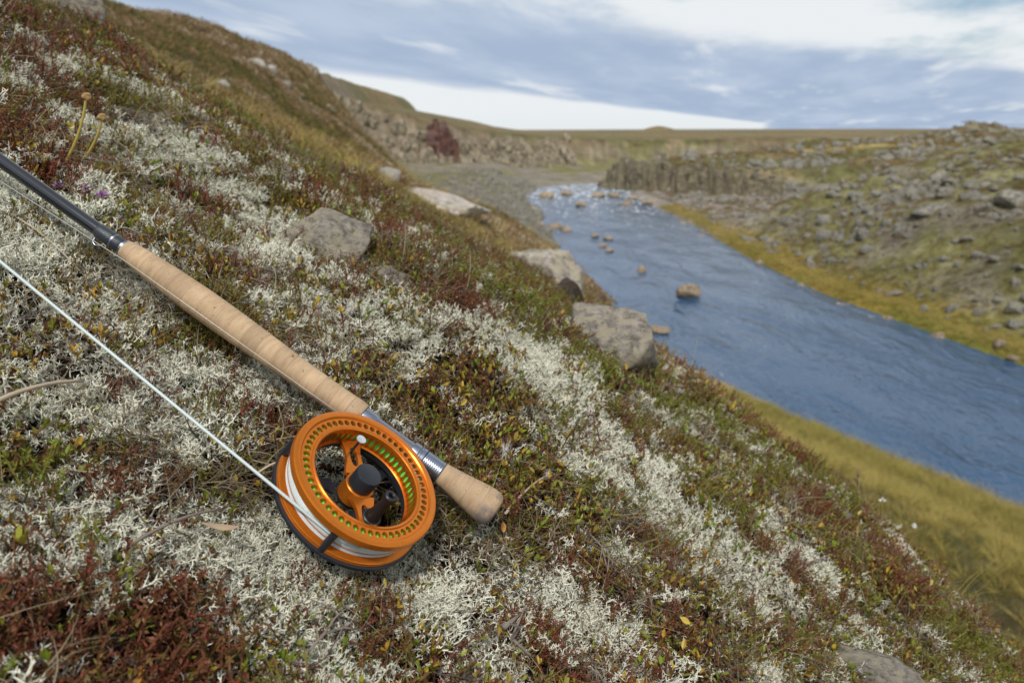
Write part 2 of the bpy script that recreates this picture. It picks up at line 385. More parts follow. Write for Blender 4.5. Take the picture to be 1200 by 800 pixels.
def water_mat():
    m, nt, b = mat_new('river_water')
    t = N(nt, 'ShaderNodeTexCoord'); mp = N(nt, 'ShaderNodeMapping'); nt.links.new(t.outputs['Object'], mp.inputs[0])
    mp.inputs['Scale'].default_value = (1.0, 0.42, 1.0); mp.inputs['Rotation'].default_value = (0, 0, rad(8))
    a = noise_node(nt, 0.55, 5, 0.6, vec=mp.outputs[0], dist=0.6); c = noise_node(nt, 2.6, 5, 0.6, vec=mp.outputs[0], dist=0.4); d = noise_node(nt, 9.0, 3, 0.5, vec=mp.outputs[0])
    h = mathn(nt, 'ADD', mathn(nt, 'MULTIPLY', a.outputs[0], 3.8), mathn(nt, 'ADD', mathn(nt, 'MULTIPLY', c.outputs[0], 0.42), mathn(nt, 'MULTIPLY', d.outputs[0], 0.10)))
    b.inputs['Base Color'].default_value = (0.034, 0.082, 0.160, 1); b.inputs['Roughness'].default_value = 0.10
    b.inputs['IOR'].default_value = 1.33
    bump(nt, b, h, 0.9, 0.095)
    # broken white water in the riffle upstream
    fo = noise_node(nt, 2.2, 7, 0.7, vec=mp.outputs[0], dist=0.8)
    sx = N(nt, 'ShaderNodeSeparateXYZ'); nt.links.new(t.outputs['Object'], sx.inputs[0])
    up = N(nt, 'ShaderNodeMapRange'); nt.links.new(sx.outputs[1], up.inputs[0]); up.inputs[1].default_value = 45; up.inputs[2].default_value = 88; up.inputs[3].default_value = 0.66; up.inputs[4].default_value = 0.50
    ff = mathn(nt, 'MULTIPLY', mathn(nt, 'SUBTRACT', fo.outputs[0], up.outputs[0]), 9.0, clamp=True)
    o = nt.nodes['Material Output']; df = N(nt, 'ShaderNodeBsdfDiffuse'); df.inputs[0].default_value = (0.7, 0.74, 0.78, 1)
    ms = N(nt, 'ShaderNodeMixShader'); nt.links.new(ff, ms.inputs[0]); nt.links.new(b.outputs[0], ms.inputs[1]); nt.links.new(df.outputs[0], ms.inputs[2]); nt.links.new(ms.outputs[0], o.inputs[0])
    return m
M['water'] = water_mat()

# ------------------------------------------------------------------ object helpers
def link(o, parent=None):
    COL.objects.link(o)
    if parent is not None: o.parent = parent
    return o
def mesh_obj(name, verts, faces, mat, parent=None, smooth=False, linked=True):
    me = bpy.data.meshes.new(name); me.from_pydata([tuple(v) for v in verts], [], [tuple(f) for f in faces]); me.update()
    if mat is not None: me.materials.append(mat)
    if smooth: me.polygons.foreach_set('use_smooth', [True] * len(me.polygons))
    o = bpy.data.objects.new(name, me)
    return link(o, parent) if linked else o
def tag(o, label=None, cat=None, group=None, kind=None):
    if label: o['label'] = label
    if cat: o['category'] = cat
    if group: o['group'] = group
    if kind: o['kind'] = kind
    return o
def empty(name, loc=(0, 0, 0)):
    o = bpy.data.objects.new(name, None); o.empty_display_size = 0.02; o.location = tuple(loc); return link(o)

class MB:
    def __init__(s): s.v = []; s.f = []; s.a = []
    def add(s, vs, fs, val=0.0):
        k = len(s.v); s.v += [tuple(v) for v in vs]; s.f += [tuple(i + k for i in f) for f in fs]; s.a += [val] * len(vs) if not hasattr(val, '__len__') else list(val)
    def tube(s, pts, rads, sides=3, val=0.0, caps=False):
        pts = [np.array(p, float) for p in pts]; vs = []; fs = []; n = len(pts); vals = []
        up = np.array([0.31, 0.57, 0.76])
        for i, p in enumerate(pts):
            t = pts[min(i + 1, n - 1)] - pts[max(i - 1, 0)]; t = t / (np.linalg.norm(t) + 1e-12)
            if abs(t @ up) > 0.95: up = np.array([0.9, -0.3, 0.1])
            x = np.cross(t, up); x /= np.linalg.norm(x) + 1e-12; y = np.cross(t, x)
            for k in range(sides):
                a = 2 * math.pi * k / sides
                vs.append(p + (x * math.cos(a) + y * math.sin(a)) * rads[i]); vals.append(val[i] if hasattr(val, '__len__') else val)
        for i in range(n - 1):
            for k in range(sides):
                k2 = (k + 1) % sides
                fs.append((i * sides + k, i * sides + k2, (i + 1) * sides + k2, (i + 1) * sides + k))
        if caps:
            fs.append(tuple(range(sides))[::-1]); fs.append(tuple((n - 1) * sides + k for k in range(sides)))
        s.add(vs, fs, vals)
    def leaf(s, base, dirv, nrm, L, Wd, val, fold=0.25, pointed=0.0, seg=2):
        d = np.array(dirv, float); d /= np.linalg.norm(d); n = np.array(nrm, float); n -= d * (n @ d); n /= np.linalg.norm(n) + 1e-9; w = np.cross(d, n)
        b = np.array(base, float)
        if seg == 1:
            s.add([b, b + d * L * .45 + w * Wd / 2, b + d * L, b + d * L * .45 - w * Wd / 2], [(0, 1, 2, 3)], val); return
        vs = [b, b + d * L * .3 + w * Wd * .42 + n * fold * Wd, b + d * L * .68 + w * Wd * .46 + n * fold * Wd, b + d * L + n * fold * Wd * .2,
              b + d * L * .68 - w * Wd * .46 + n * fold * Wd, b + d * L * .3 - w * Wd * .42 + n * fold * Wd, b + d * L * .3, b + d * L * .68]
        s.add(vs, [(0, 1, 6), (6, 1, 2, 7), (7, 2, 3), (0, 6, 5), (6, 7, 4, 5), (7, 3, 4)], val)
    def blade(s, base, dirv, L, Wd, bend, val, seg=4):
        d = np.array(dirv, float); d /= np.linalg.norm(d); w = np.cross(d, (0.2, 0.3, 0.9)); w /= np.linalg.norm(w) + 1e-9
        b = np.array(base, float); g = np.array(bend, float); vs = []; fs = []
        for i in range(seg + 1):
            t = i / seg; p = b + d * L * t + g * L * t * t; ww = Wd * (1 - t * 0.9) / 2
            vs += [p - w * ww, p + w * ww]
        for i in range(seg): fs.append((2 * i, 2 * i + 1, 2 * i + 3, 2 * i + 2))
        s.add(vs, fs, val)
    def build(s, name, mat, parent=None, smooth=False, linked=True, attr=True):
        o = mesh_obj(name, s.v, s.f, mat, parent, smooth, linked)
        if attr:
            at_ = o.data.attributes.new('lr', 'FLOAT', 'POINT'); at_.data.foreach_set('value', np.array(s.a, np.float32))
        return o

# ------------------------------------------------------------------ ground sheet
def build_ground():
    NR = 560; R0, R1 = 0.12, 9000.0
    rr = np.concatenate([[0.0], R0 * (R1 / R0) ** (np.linspace(0, 1, NR))])
    front = np.linspace(rad(90 + 62), rad(90 - 62), 560); back = np.linspace(rad(90 - 62), rad(90 + 62 - 360), 60)[1:-1]
    th = np.concatenate([front, back]); NT = len(th)
    RR, TH = np.meshgrid(rr, th, indexing='ij')
    X = RR * np.cos(TH); Y = RR * np.sin(TH); Z = height(X, Y)
    Z = Z - 0.006
    me = bpy.data.meshes.new('hillside_ground')
    nv = X.size; me.vertices.add(nv); me.vertices.foreach_set('co', np.stack([X, Y, Z], -1).astype(np.float32).ravel())
    i = np.arange(len(rr) - 1)[:, None] * NT; j = np.arange(NT)[None, :]; j2 = (j + 1) % NT
    q = np.stack([i + j, i + j2, i + NT + j2, i + NT + j], -1).reshape(-1, 4)[:, ::-1]
    me.loops.add(q.size); me.loops.foreach_set('vertex_index', q.astype(np.int32).ravel())
    me.polygons.add(len(q)); me.polygons.foreach_set('loop_start', np.arange(len(q), dtype=np.int32) * 4)
    me.polygons.foreach_set('use_smooth', np.ones(len(q), bool))
    me.update(calc_edges=True); me.validate()
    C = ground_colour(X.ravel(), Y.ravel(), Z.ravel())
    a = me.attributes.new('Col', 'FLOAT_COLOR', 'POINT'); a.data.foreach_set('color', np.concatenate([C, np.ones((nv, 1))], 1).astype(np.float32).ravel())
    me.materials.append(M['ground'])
    o = bpy.data.objects.new('hillside_ground', me); link(o)
    return tag(o, 'brown heathy hillside, valley floor and far plain', None, None, 'structure')

def ground_colour(x, y, z):
    r = np.hypot(x, y); n = len(x)
    def cc(c): return np.tile(np.array(c, float) * 1.4, (n, 1))
    def mx(a, b, t): return a + (b - a) * t[:, None]
    f1 = fbm(x * 0.08, y * 0.08, 201, 5); f2 = fbm(x * 0.35, y * 0.35, 203, 5); f3 = fbm(x * 1.2, y * 1.2, 205, 4)
    xL = xL_c(y); xR = xR_c(y); xb = xb_c(y)
    C = mx(cc((0.115, 0.088, 0.045)), cc((0.085, 0.085, 0.030)), sstep(-0.1, 0.35, f1))          # left hillside
    C = mx(C, cc((0.165, 0.125, 0.07)), sstep(0.1, 0.5, f2))
    C = mx(C, cc((0.07, 0.045, 0.03)), sstep(0.15, 0.5, -f2) * 0.8)
    # grass bank under the spur, then valley floor with gravel and moss
    gb = sstep(-3, 2, x - xb) * (y < 60)
    C = mx(C, mx(cc((0.15, 0.115, 0.045)), cc((0.10, 0.098, 0.035)), sstep(-0.2, 0.4, f1 + .5 * f2)), gb)
    fl = sstep(38, 60, y) * sstep(-2, 1.5, x - xb) * (x < xL + 1) * sstep(-4.5, -6.2, z)
    C = mx(C, mx(cc((0.165, 0.145, 0.115)), cc((0.13, 0.12, 0.05)), sstep(-0.05, 0.3, f1 + 0.4 * f2)), fl)
    R = (x > xR - 0.5) & (y < 220)
    w = np.maximum(0, x - xR)
    Cr = mx(cc((0.165, 0.145, 0.105)), cc((0.135, 0.125, 0.045)), sstep(-0.35, 0.10, f2 + 0.4 * f1))
    Cr = mx(Cr, cc((0.24, 0.225, 0.13)), sstep(0.15, 0.5, f3 + .5 * f2) * 0.6)
    moss = sstep(3.2, 1.8, w + 1.0 * f2) * sstep(88, 70, y)
    Cr = mx(Cr, mx(cc((0.20, 0.15, 0.03)), cc((0.15, 0.15, 0.028)), sstep(-.1, .3, f2)), moss)
    grav = sstep(48, 60, y - 0.25 * (x - 20)) * sstep(100, 90, y) * (z < -6.2)
    Cr = mx(Cr, cc((0.20, 0.18, 0.155)), grav)
    pl = sstep(66, 82, y) * sstep(-6.5, -4.6, z)
    Cr = mx(Cr, mx(cc((0.15, 0.115, 0.055)), cc((0.09, 0.09, 0.035)), sstep(-.2, .3, f1)), pl)
    strip = np.exp(-((y - 103 - 0.10 * (x - 50)) / 2.6) ** 2) * sstep(38, 42, x) * sstep(62, 56, x)
    Cr = mx(Cr, cc((0.26, 0.20, 0.075)), strip)
    lav = sstep(110, 135, y) * sstep(30, 60, x)
    Cr = mx(Cr, mx(cc((0.15, 0.14, 0.115)), cc((0.17, 0.155, 0.08)), sstep(-.2, .3, f2)), lav * 0.8)
    C = np.where(R[:, None], Cr, C)
    # far wall and plain
    nz = normals(x, y, 0.3)[:, 2]
    steep = sstep(0.86, 0.66, nz) * sstep(40, 60, r)
    C = mx(C, mx(cc((0.125, 0.10, 0.07)), cc((0.20, 0.165, 0.115)), sstep(-.2, .4, f3)), steep)
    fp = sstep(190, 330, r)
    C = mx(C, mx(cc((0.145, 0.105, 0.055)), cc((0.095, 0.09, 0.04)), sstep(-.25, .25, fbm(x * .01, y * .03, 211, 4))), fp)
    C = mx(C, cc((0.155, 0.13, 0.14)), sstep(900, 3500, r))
    # peaty litter close by, darkened to deepen the shade under the plants
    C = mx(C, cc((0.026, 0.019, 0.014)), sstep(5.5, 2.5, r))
    return C

def build_river():
    ys = np.concatenate([np.linspace(-55, 20, 40), np.linspace(20, 125, 110)[1:]]); NX = 24
    vs = []; fs = []
    for y in ys:
        a = float(xL_c(y)) - 2.0; b = float(xR_c(y)) + 1.5
        for k in range(NX + 1): vs.append((a + (b - a) * k / NX, y, WATER_Z))
    for i in range(len(ys) - 1):
        for k in range(NX):
            p = i * (NX + 1) + k; fs.append((p, p + 1, p + NX + 2, p + NX + 1))
    o = mesh_obj('river', vs, fs, M['water'], smooth=True)
    return tag(o, 'rippled blue river running down the rocky valley', None, None, 'structure')
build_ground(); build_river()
#==NEXT==
# ------------------------------------------------------------------ rocks
rng = random.Random(5)
NR_ = np.random.default_rng(7)
def rock_mesh(name, seed, sub=3, size=(1, 1, 0.7), cuts=9, rough=0.10, mat=None, fine=0.03, deep=(0.58, 0.86)):
    """unit rock: icosphere cut by random planes, then roughened"""
    r = random.Random(seed); bm = bmesh.new(); bmesh.ops.create_icosphere(bm, subdivisions=sub, radius=1.0)
    planes = []
    for k in range(cuts):
        d = Vector((r.gauss(0, 1), r.gauss(0, 1), r.gauss(0, 1))).normalized(); planes.append((d, r.uniform(*deep)))
    off = Vector((r.uniform(-50, 50),) * 3)
    for v in bm.verts:
        p = v.co.copy()
        for d, h in planes:
            e = p.dot(d) - h
            if e > 0: p -= d * e * 0.92
        n = mnoise.fractal(p * 1.4 + off, 1.0, 2.0, 3); n2 = mnoise.fractal(p * 5.5 + off, 1.0, 2.0, 3)
        p *= 1 + rough * n + fine * n2
        v.co = Vector((p.x * size[0], p.y * size[1], p.z * size[2]))
    me = bpy.data.meshes.new(name); bm.to_mesh(me); bm.free()
    me.polygons.foreach_set('use_smooth', [sub >= 3] * len(me.polygons))
    if mat: me.materials.append(mat)
    return me
def place_rock(name, me, loc, scale, rot, label, cat='rock', group=None):
    o = bpy.data.objects.new(name, me); o.location = tuple(loc); o.scale = scale if hasattr(scale, '__len__') else (scale,) * 3; o.rotation_euler = rot
    link(o); return tag(o, label, cat, group)

# ------------------------------------------------------------------ plant prototypes (kept out of the scene, instanced by the ground cover)
def proto(mb, name, mat): return mb.build(name, mat, linked=False)
def rdir(r, zmin=0.1):
    while True:
        v = np.array([r.gauss(0, 1), r.gauss(0, 1), r.gauss(0, 1)]); v /= np.linalg.norm(v)
        if v[2] > zmin: return v
def unit(v): v = np.array(v, float); return v / (np.linalg.norm(v) + 1e-12)

def lichen_proto(seed, mains=15, spread=0.021, h=0.0052, r0=0.00062, levels=3):
    r = random.Random(seed); mb = MB()
    def grow(p, d, L, rd, lev, base):
        q = p + d * L * 0.55 + np.array([r.gauss(0, 1), r.gauss(0, 1), r.gauss(0, 1)]) * L * 0.14
        e = q + unit(d + np.array([r.gauss(0, .4), r.gauss(0, .4), r.gauss(0, .3)])) * L * 0.5
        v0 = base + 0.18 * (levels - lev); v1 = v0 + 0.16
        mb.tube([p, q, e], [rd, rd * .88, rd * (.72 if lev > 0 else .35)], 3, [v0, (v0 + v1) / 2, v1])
        if lev > 0:
            for k in range(r.choice((2, 2, 3))):
                nd = unit(d * 0.75 + np.array([r.gauss(0, .7), r.gauss(0, .7), r.gauss(0.10, .45)]))
                grow(e, nd, L * r.uniform(.55, .85), rd * .74, lev - 1, base)
    for k in range(mains):
        a = r.uniform(0, 6.283); q = spread * math.sqrt(r.random())
        p = np.array([q * math.cos(a), q * math.sin(a), -0.003]); d = unit([p[0] * 22 + r.gauss(0, .3), p[1] * 22 + r.gauss(0, .3), 1 + r.uniform(-.4, .4)])
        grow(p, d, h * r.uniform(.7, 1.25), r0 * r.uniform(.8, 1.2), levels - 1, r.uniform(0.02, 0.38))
    return proto(mb, 'lichen_%02d' % seed, M['lichen'])

def heath_proto(seed, stems=18, H=0.020, leaf=0.0042, lw=0.0014, per=15):
    r = random.Random(100 + seed); mb = MB()
    for k in range(stems):
        a = r.uniform(0, 6.283); d = unit([math.cos(a) * .75, math.sin(a) * .75, r.uniform(.5, 1.4)]); L = H * r.uniform(.6, 1.3)
        b = np.array([r.gauss(0, .012), r.gauss(0, .012), -0.003]); bend = np.array([0, 0, r.uniform(.1, .5)])
        pts = [b + d * L * t + bend * L * t * t for t in (0, .35, .7, 1)]
        mb.tube(pts, [.0008, .0007, .0006, .0003], 3, 0.5)
        sv = r.uniform(0, 1)
        for i in range(per):
            t = (i + .5) / per * .85 + .15; p = b + d * L * t + bend * L * t * t
            ld = unit(d * .55 + rdir(r, -1) * .9); mb.leaf(p, ld, rdir(r, -1), leaf * r.uniform(.7, 1.2), lw * r.uniform(.8, 1.3), min(1, max(0, sv * .6 + r.random() * .4)), seg=1)
    return proto(mb, 'heath_%02d' % seed, M['heath'])

def shrub_proto(seed, n=17, L0=0.0082, W0=0.0031, H=0.015):
    r = random.Random(200 + seed); mb = MB()
    for s_ in range(8):
        b = np.array([r.gauss(0, .012), r.gauss(0, .012), -0.004]); a = r.uniform(0, 6.283); d = unit([math.cos(a) * .5, math.sin(a) * .5, 1]); L = H * r.uniform(.7, 1.3)
        mb.tube([b, b + d * L * .5, b + d * L], [.0007, .0006, .0004], 3, 0.66)
        sv = r.random()
        for i in range(n // 3 + 1):
            t = r.uniform(.35, 1); p = b + d * L * t; aa = r.uniform(0, 6.283)
            ld = unit([math.cos(aa) * .55, math.sin(aa) * .55, r.uniform(.45, 1.3)])
            mb.leaf(p, ld, unit([-ld[0], -ld[1], .6 + r.random()]), L0 * r.uniform(.65, 1.25), W0 * r.uniform(.75, 1.3), min(1, .45 * sv + .55 * r.random()), fold=r.uniform(.08, .3))
    return proto(mb, 'shrub_%02d' % seed, M['leaf'])

def straw_proto(seed, n=12, L0=0.045):
    r = random.Random(300 + seed); mb = MB()
    for k in range(n):
        a = r.uniform(0, 6.283); lay = r.random() < .65
        d = unit([math.cos(a), math.sin(a), r.uniform(.05, .35) if lay else r.uniform(.6, 2)])
        mb.blade([r.gauss(0, .016), r.gauss(0, .016), r.uniform(-.002, .012)], d, L0 * r.uniform(.5, 1.6), r.uniform(.0006, .0014), [r.gauss(0, .25), r.gauss(0, .25), -r.uniform(.05, .35)], r.random(), 4)
    return proto(mb, 'straw_%02d' % seed, M['straw'])

def twig_proto(seed, n=4, L0=0.05):
    r = random.Random(400 + seed); mb = MB()
    def tw(p, d, L, rd, lev):
        pts = [p]; q = p
        for i in range(4):
            d = unit(d + np.array([r.gauss(0, .35), r.gauss(0, .35), r.gauss(0, .18)])); d[2] *= .7; q = q + d * L / 4; pts.append(q)
        v = r.random(); mb.tube(pts, [rd, rd * .9, rd * .8, rd * .65, rd * .4], 4, v)
        if lev:
            for k in range(r.choice((1, 2, 2))): tw(pts[r.choice((2, 3))], unit(d + np.array([r.gauss(0, .8), r.gauss(0, .8), r.gauss(.1, .3)])), L * .55, rd * .65, lev - 1)
    for k in range(n):
        a = r.uniform(0, 6.283); tw(np.array([r.gauss(0, .01), r.gauss(0, .01), r.uniform(0, .012)]), np.array([math.cos(a), math.sin(a), r.uniform(-.05, .35)]), L0 * r.uniform(.5, 1.2), r.uniform(.0005, .0012), 1)
    return proto(mb, 'twig_%02d' % seed, M['twig'])

def litter_proto(seed, n=46):
    r = random.Random(500 + seed); mb = MB()
    for k in range(n):
        a = r.uniform(0, 6.283); d = unit([math.cos(a), math.sin(a), r.gauss(.1, .35)])
        mb.leaf([r.gauss(0, .02), r.gauss(0, .02), r.uniform(-.001, .008)], d, unit([r.gauss(0, .5), r.gauss(0, .5), 1]), r.uniform(.002, .008), r.uniform(.0012, .0032), r.random(), seg=1)
    return proto(mb, 'litter_%02d' % seed, M['litter'])

def tuft_proto(seed, n=34, L0=0.24, W0=0.005, name='tuft', mat='grass', spread=.07):
    r = random.Random(600 + seed); mb = MB()
    for k in range(n):
        a = r.uniform(0, 6.283); d = unit([math.cos(a) * .45, math.sin(a) * .45, 1]); q = spread * math.sqrt(r.random())
        mb.blade([q * math.cos(a), q * math.sin(a), -.01], d, L0 * r.uniform(.5, 1.2), W0 * r.uniform(.6, 1.3), [math.cos(a) * r.uniform(.1, .5) + .2, math.sin(a) * r.uniform(.1, .5), -r.uniform(.1, .45)], r.random(), 3)
    return proto(mb, '%s_%02d' % (name, seed), M[mat])

def mound_proto(seed, n=260, Rr=0.16, H=0.09, leaf=0.026):
    r = random.Random(700 + seed); mb = MB()
    for k in range(n):
        a = r.uniform(0, 6.283); q = math.sqrt(r.random()); hh = H * (1 - q * q) * r.uniform(.35, 1.1)
        p = np.array([Rr * q * math.cos(a), Rr * q * math.sin(a), hh]); d = unit([p[0] * 4, p[1] * 4, .5] + rdir(r, -1) * .7)
        cl = mnoise.noise(Vector((p[0] * 14 + seed * 9, p[1] * 14, 0)))
        mb.leaf(p, d, rdir(r, -1), leaf * r.uniform(.6, 1.4), leaf * .45 * r.uniform(.6, 1.3), min(1, max(0, .45 + cl * .9 + r.gauss(0, .18))), seg=1)
    return proto(mb, 'mound_%02d' % seed, M['mound'])

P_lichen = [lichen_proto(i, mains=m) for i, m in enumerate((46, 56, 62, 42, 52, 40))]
P_heath = [heath_proto(i) for i in range(5)]
P_shrub = [shrub_proto(i) for i in range(6)]
P_straw = [straw_proto(i) for i in range(5)]
P_twig = [twig_proto(i) for i in range(5)]
P_litter = [litter_proto(i) for i in range(4)]
P_tuft = [tuft_proto(i) for i in range(5)]
P_mound = [mound_proto(i) for i in range(5)]
P_stone = []
for i in range(7):
    me = rock_mesh('stone_%02d' % i, 40 + i, 2, (1, .8, .62), 9, .12, M['rock_far'], .04)
    P_stone.append(bpy.data.objects.new('stone_%02d' % i, me))

def tilt_euler(nrm, spin):
    """euler (xyz) that turns +z to nrm after spinning by spin"""
    z = nrm / np.linalg.norm(nrm, axis=1, keepdims=True)
    c, s = np.cos(spin), np.sin(spin); ref = np.stack([c, s, np.zeros_like(c)], 1)
    x = ref - z * (ref * z).sum(1, keepdims=True); x /= np.linalg.norm(x, axis=1, keepdims=True); y = np.cross(z, x)
    ry = -np.arcsin(np.clip(x[:, 2], -1, 1)); rx = np.arctan2(y[:, 2], z[:, 2]); rz = np.arctan2(x[:, 1], x[:, 0])
    return np.stack([rx, ry, rz], 1)

def scatter(name, protos, pts, eul, scl, tint, label, nproto=None):
    n = len(pts); me = bpy.data.meshes.new(name); me.vertices.add(n); me.vertices.foreach_set('co', np.asarray(pts, np.float32).ravel())
    for nm, ty, dat in (('rot', 'FLOAT_VECTOR', eul), ('scl', 'FLOAT', scl), ('tint', 'FLOAT', tint), ('pick', 'INT', NR_.integers(0, len(protos), n))):
        a = me.attributes.new(nm, ty, 'POINT')
        a.data.foreach_set('vector' if ty == 'FLOAT_VECTOR' else 'value', np.asarray(dat, np.int32 if ty == 'INT' else np.float32).ravel())
    me.update(); me.materials.append(protos[0].data.materials[0])
    o = bpy.data.objects.new(name, me); link(o)
    c = bpy.data.collections.new(name + '_kinds')
    for p in protos: c.objects.link(p)
    ng = bpy.data.node_groups.new(name + '_nodes', 'GeometryNodeTree')
    ng.interface.new_socket('Geometry', in_out='INPUT', socket_type='NodeSocketGeometry'); ng.interface.new_socket('Geometry', in_out='OUTPUT', socket_type='NodeSocketGeometry')
    gi = ng.nodes.new('NodeGroupInput'); go = ng.nodes.new('NodeGroupOutput'); iop = ng.nodes.new('GeometryNodeInstanceOnPoints'); ci = ng.nodes.new('GeometryNodeCollectionInfo')
    ci.inputs['Collection'].default_value = c; ci.inputs['Separate Children'].default_value = True; ci.inputs['Reset Children'].default_value = True
    iop.inputs['Pick Instance'].default_value = True
    def na(nm, ty):
        k = ng.nodes.new('GeometryNodeInputNamedAttribute'); k.data_type = ty; k.inputs['Name'].default_value = nm
        return k.outputs['Attribute']
    ng.links.new(gi.outputs[0], iop.inputs['Points']); ng.links.new(ci.outputs[0], iop.inputs['Instance'])
    ng.links.new(na('pick', 'INT'), iop.inputs['Instance Index']); ng.links.new(na('rot', 'FLOAT_VECTOR'), iop.inputs['Rotation']); ng.links.new(na('scl', 'FLOAT'), iop.inputs['Scale'])
    ng.links.new(iop.outputs[0], go.inputs[0])
    md = o.modifiers.new('scatter', 'NODES'); md.node_group = ng
    return tag(o, label, None, None, 'stuff')

P_stone_b = [bpy.data.objects.new('gravel_%02d' % i, p.data) for i, p in enumerate(P_stone)]
_sc = scatter
def scatter(name, protos, *a, **k):          # each cover keeps its own copies of the kinds it is made of
    return _sc(name, [bpy.data.objects.new('%s_kind_%02d' % (name, i), p.data) for i, p in enumerate(protos)], *a, **k)

# ------------------------------------------------------------------ what grows where on the spur
BLOBS = [  # photo pixel, radius in pixels, kind (L lichen, S leafy shrub, R red heath, G green heath, D litter and twigs), weight
    (255, 215, 55, 'L', 1.1), (300, 255, 50, 'L', .8), (240, 285, 55, 'L', .9), (330, 320, 55, 'L', .9), (430, 365, 60, 'L', 1.3), (360, 385, 60, 'L', 1.0), (520, 395, 45, 'L', .9), (590, 420, 45, 'L', 1.1),
    (640, 455, 45, 'L', 1.1), (700, 500, 50, 'L', 1.2), (735, 560, 60, 'L', 1.3), (775, 610, 50, 'L', .9), (720, 650, 40, 'L', .7), (440, 700, 75, 'L', 1.1), (540, 740, 70, 'L', .9), (640, 700, 60, 'L', 1.0),
    (700, 760, 70, 'L', .9), (310, 740, 60, 'L', .7), (40, 590, 60, 'L', .9), (90, 500, 60, 'L', .7), (200, 470, 60, 'L', .9), (250, 540, 60, 'L', .7), (880, 690, 70, 'L', 1.0), (985, 715, 60, 'L', 1.0), (850, 565, 55, 'L', .9), (930, 560, 50, 'L', .9),
    (840, 640, 45, 'L', .6), (880, 760, 60, 'L', .9), (150, 210, 40, 'L', .6), (150, 380, 60, 'L', .5), (1080, 760, 50, 'L', .5), (600, 350, 40, 'L', .4),
    (460, 430, 70, 'S', 1.0), (560, 485, 80, 'S', 1.3), (610, 545, 70, 'S', 1.1), (560, 630, 60, 'S', 1.0), (500, 660, 50, 'S', .7), (650, 600, 50, 'S', .5), (530, 440, 60, 'S', .9), (700, 440, 40, 'S', .5), (790, 540, 40, 'S', .5), (830, 590, 40, 'S', .5),
    (60, 730, 95, 'R', .75), (30, 650, 60, 'R', .9), (170, 610, 60, 'R', .8), (150, 720, 60, 'R', .9), (260, 650, 50, 'R', .6), (540, 290, 70, 'R', .9), (470, 270, 50, 'R', .5), (620, 330, 50, 'R', .9), (270, 160, 50, 'R', .7), (300, 110, 60, 'R', .5),
    (710, 680, 60, 'R', .8), (1010, 640, 60, 'R', .8), (600, 770, 40, 'R', .6), (230, 340, 40, 'R', .5), (960, 600, 40, 'R', .5), (40, 100, 60, 'R', .6), (1130, 760, 50, 'R', .5),
    (130, 110, 60, 'G', 1.0), (190, 150, 50, 'G', .9), (210, 70, 60, 'G', .7), (30, 30, 50, 'G', .6), (620, 395, 40, 'G', 1.2), (920, 590, 50, 'G', .9), (1090, 720, 50, 'G', 1.0), (900, 480, 40, 'G', .5), (20, 350, 40, 'G', .8), (110, 330, 60, 'G', .5), (450, 330, 60, 'G', .4), (1180, 780, 40, 'G', .6), (520, 340, 50, 'G', .5),
    (60, 70, 70, 'R', .9), (15, 140, 60, 'R', .9), (150, 60, 60, 'G', .8), (60, 150, 50, 'G', .7), (100, 170, 40, 'D', .7), (40, 30, 60, 'G', .6), (250, 130, 50, 'G', .6), (20, 230, 50, 'D', .7),
    (215, 690, 55, 'L', 1.0), (120, 640, 45, 'L', .8), (340, 690, 55, 'L', 1.1), (160, 770, 50, 'L', .8), (400, 640, 50, 'L', .6),
    (730, 700, 50, 'D', .9), (670, 615, 45, 'D', 1.0), (990, 655, 60, 'D', .9), (600, 470, 20, 'D', .7), (120, 420, 70, 'D', .8), (280, 600, 60, 'D', .7), (300, 200, 40, 'D', .4), (820, 700, 30, 'D', .5), (220, 700, 50, 'D', .6), (400, 560, 60, 'D', .8),
]
_B = []
for bx, by, br, bk, bw in BLOBS:
    p, t = hit(bx, by); _B.append((p[0], p[1], br * t / FPX * 1.15, bk, bw))
def fields(x, y):
    f = {}
    sc = 1.0 / np.maximum(0.35, 0.55 * np.hypot(x, y))
    for k, sd, base in (('L', 301, .30), ('S', 311, .12), ('R', 321, .0), ('G', 331, .12), ('D', 341, .34)):
        f[k] = base + 1.55 * fbm(x * 24, y * 24, sd, 3) + 0.45 * fbm(x * 2.1, y * 2.1, sd + 5, 2) * (1)
    wx = x + .06 * fbm(x * 5, y * 5, 361, 3) * np.hypot(x, y) * 1.6; wy = y + .06 * fbm(x * 5, y * 5, 371, 3) * np.hypot(x, y) * 1.6
    for bx, by, br, bk, bw in _B:
        f[bk] = f[bk] + (.66 if bk == 'L' else .66) * bw * np.exp(-(((wx - bx) ** 2 + (wy - by) ** 2) / (br * br)) ** 1.3)
    return f
def near_points():
    P = []
    for r0, r1, n in ((.10, .35, 1300), (.35, .6, 2900), (.6, .9, 4200), (.9, 1.4, 6400), (1.4, 2.2, 7400), (2.2, 3.6, 7000)):
        r = np.sqrt(NR_.uniform(r0 * r0, r1 * r1, n)); th = NR_.uniform(rad(90 - 60), rad(90 + 60), n)
        P.append(np.stack([r * np.cos(th), r * np.sin(th)], 1))
    return np.concatenate(P)
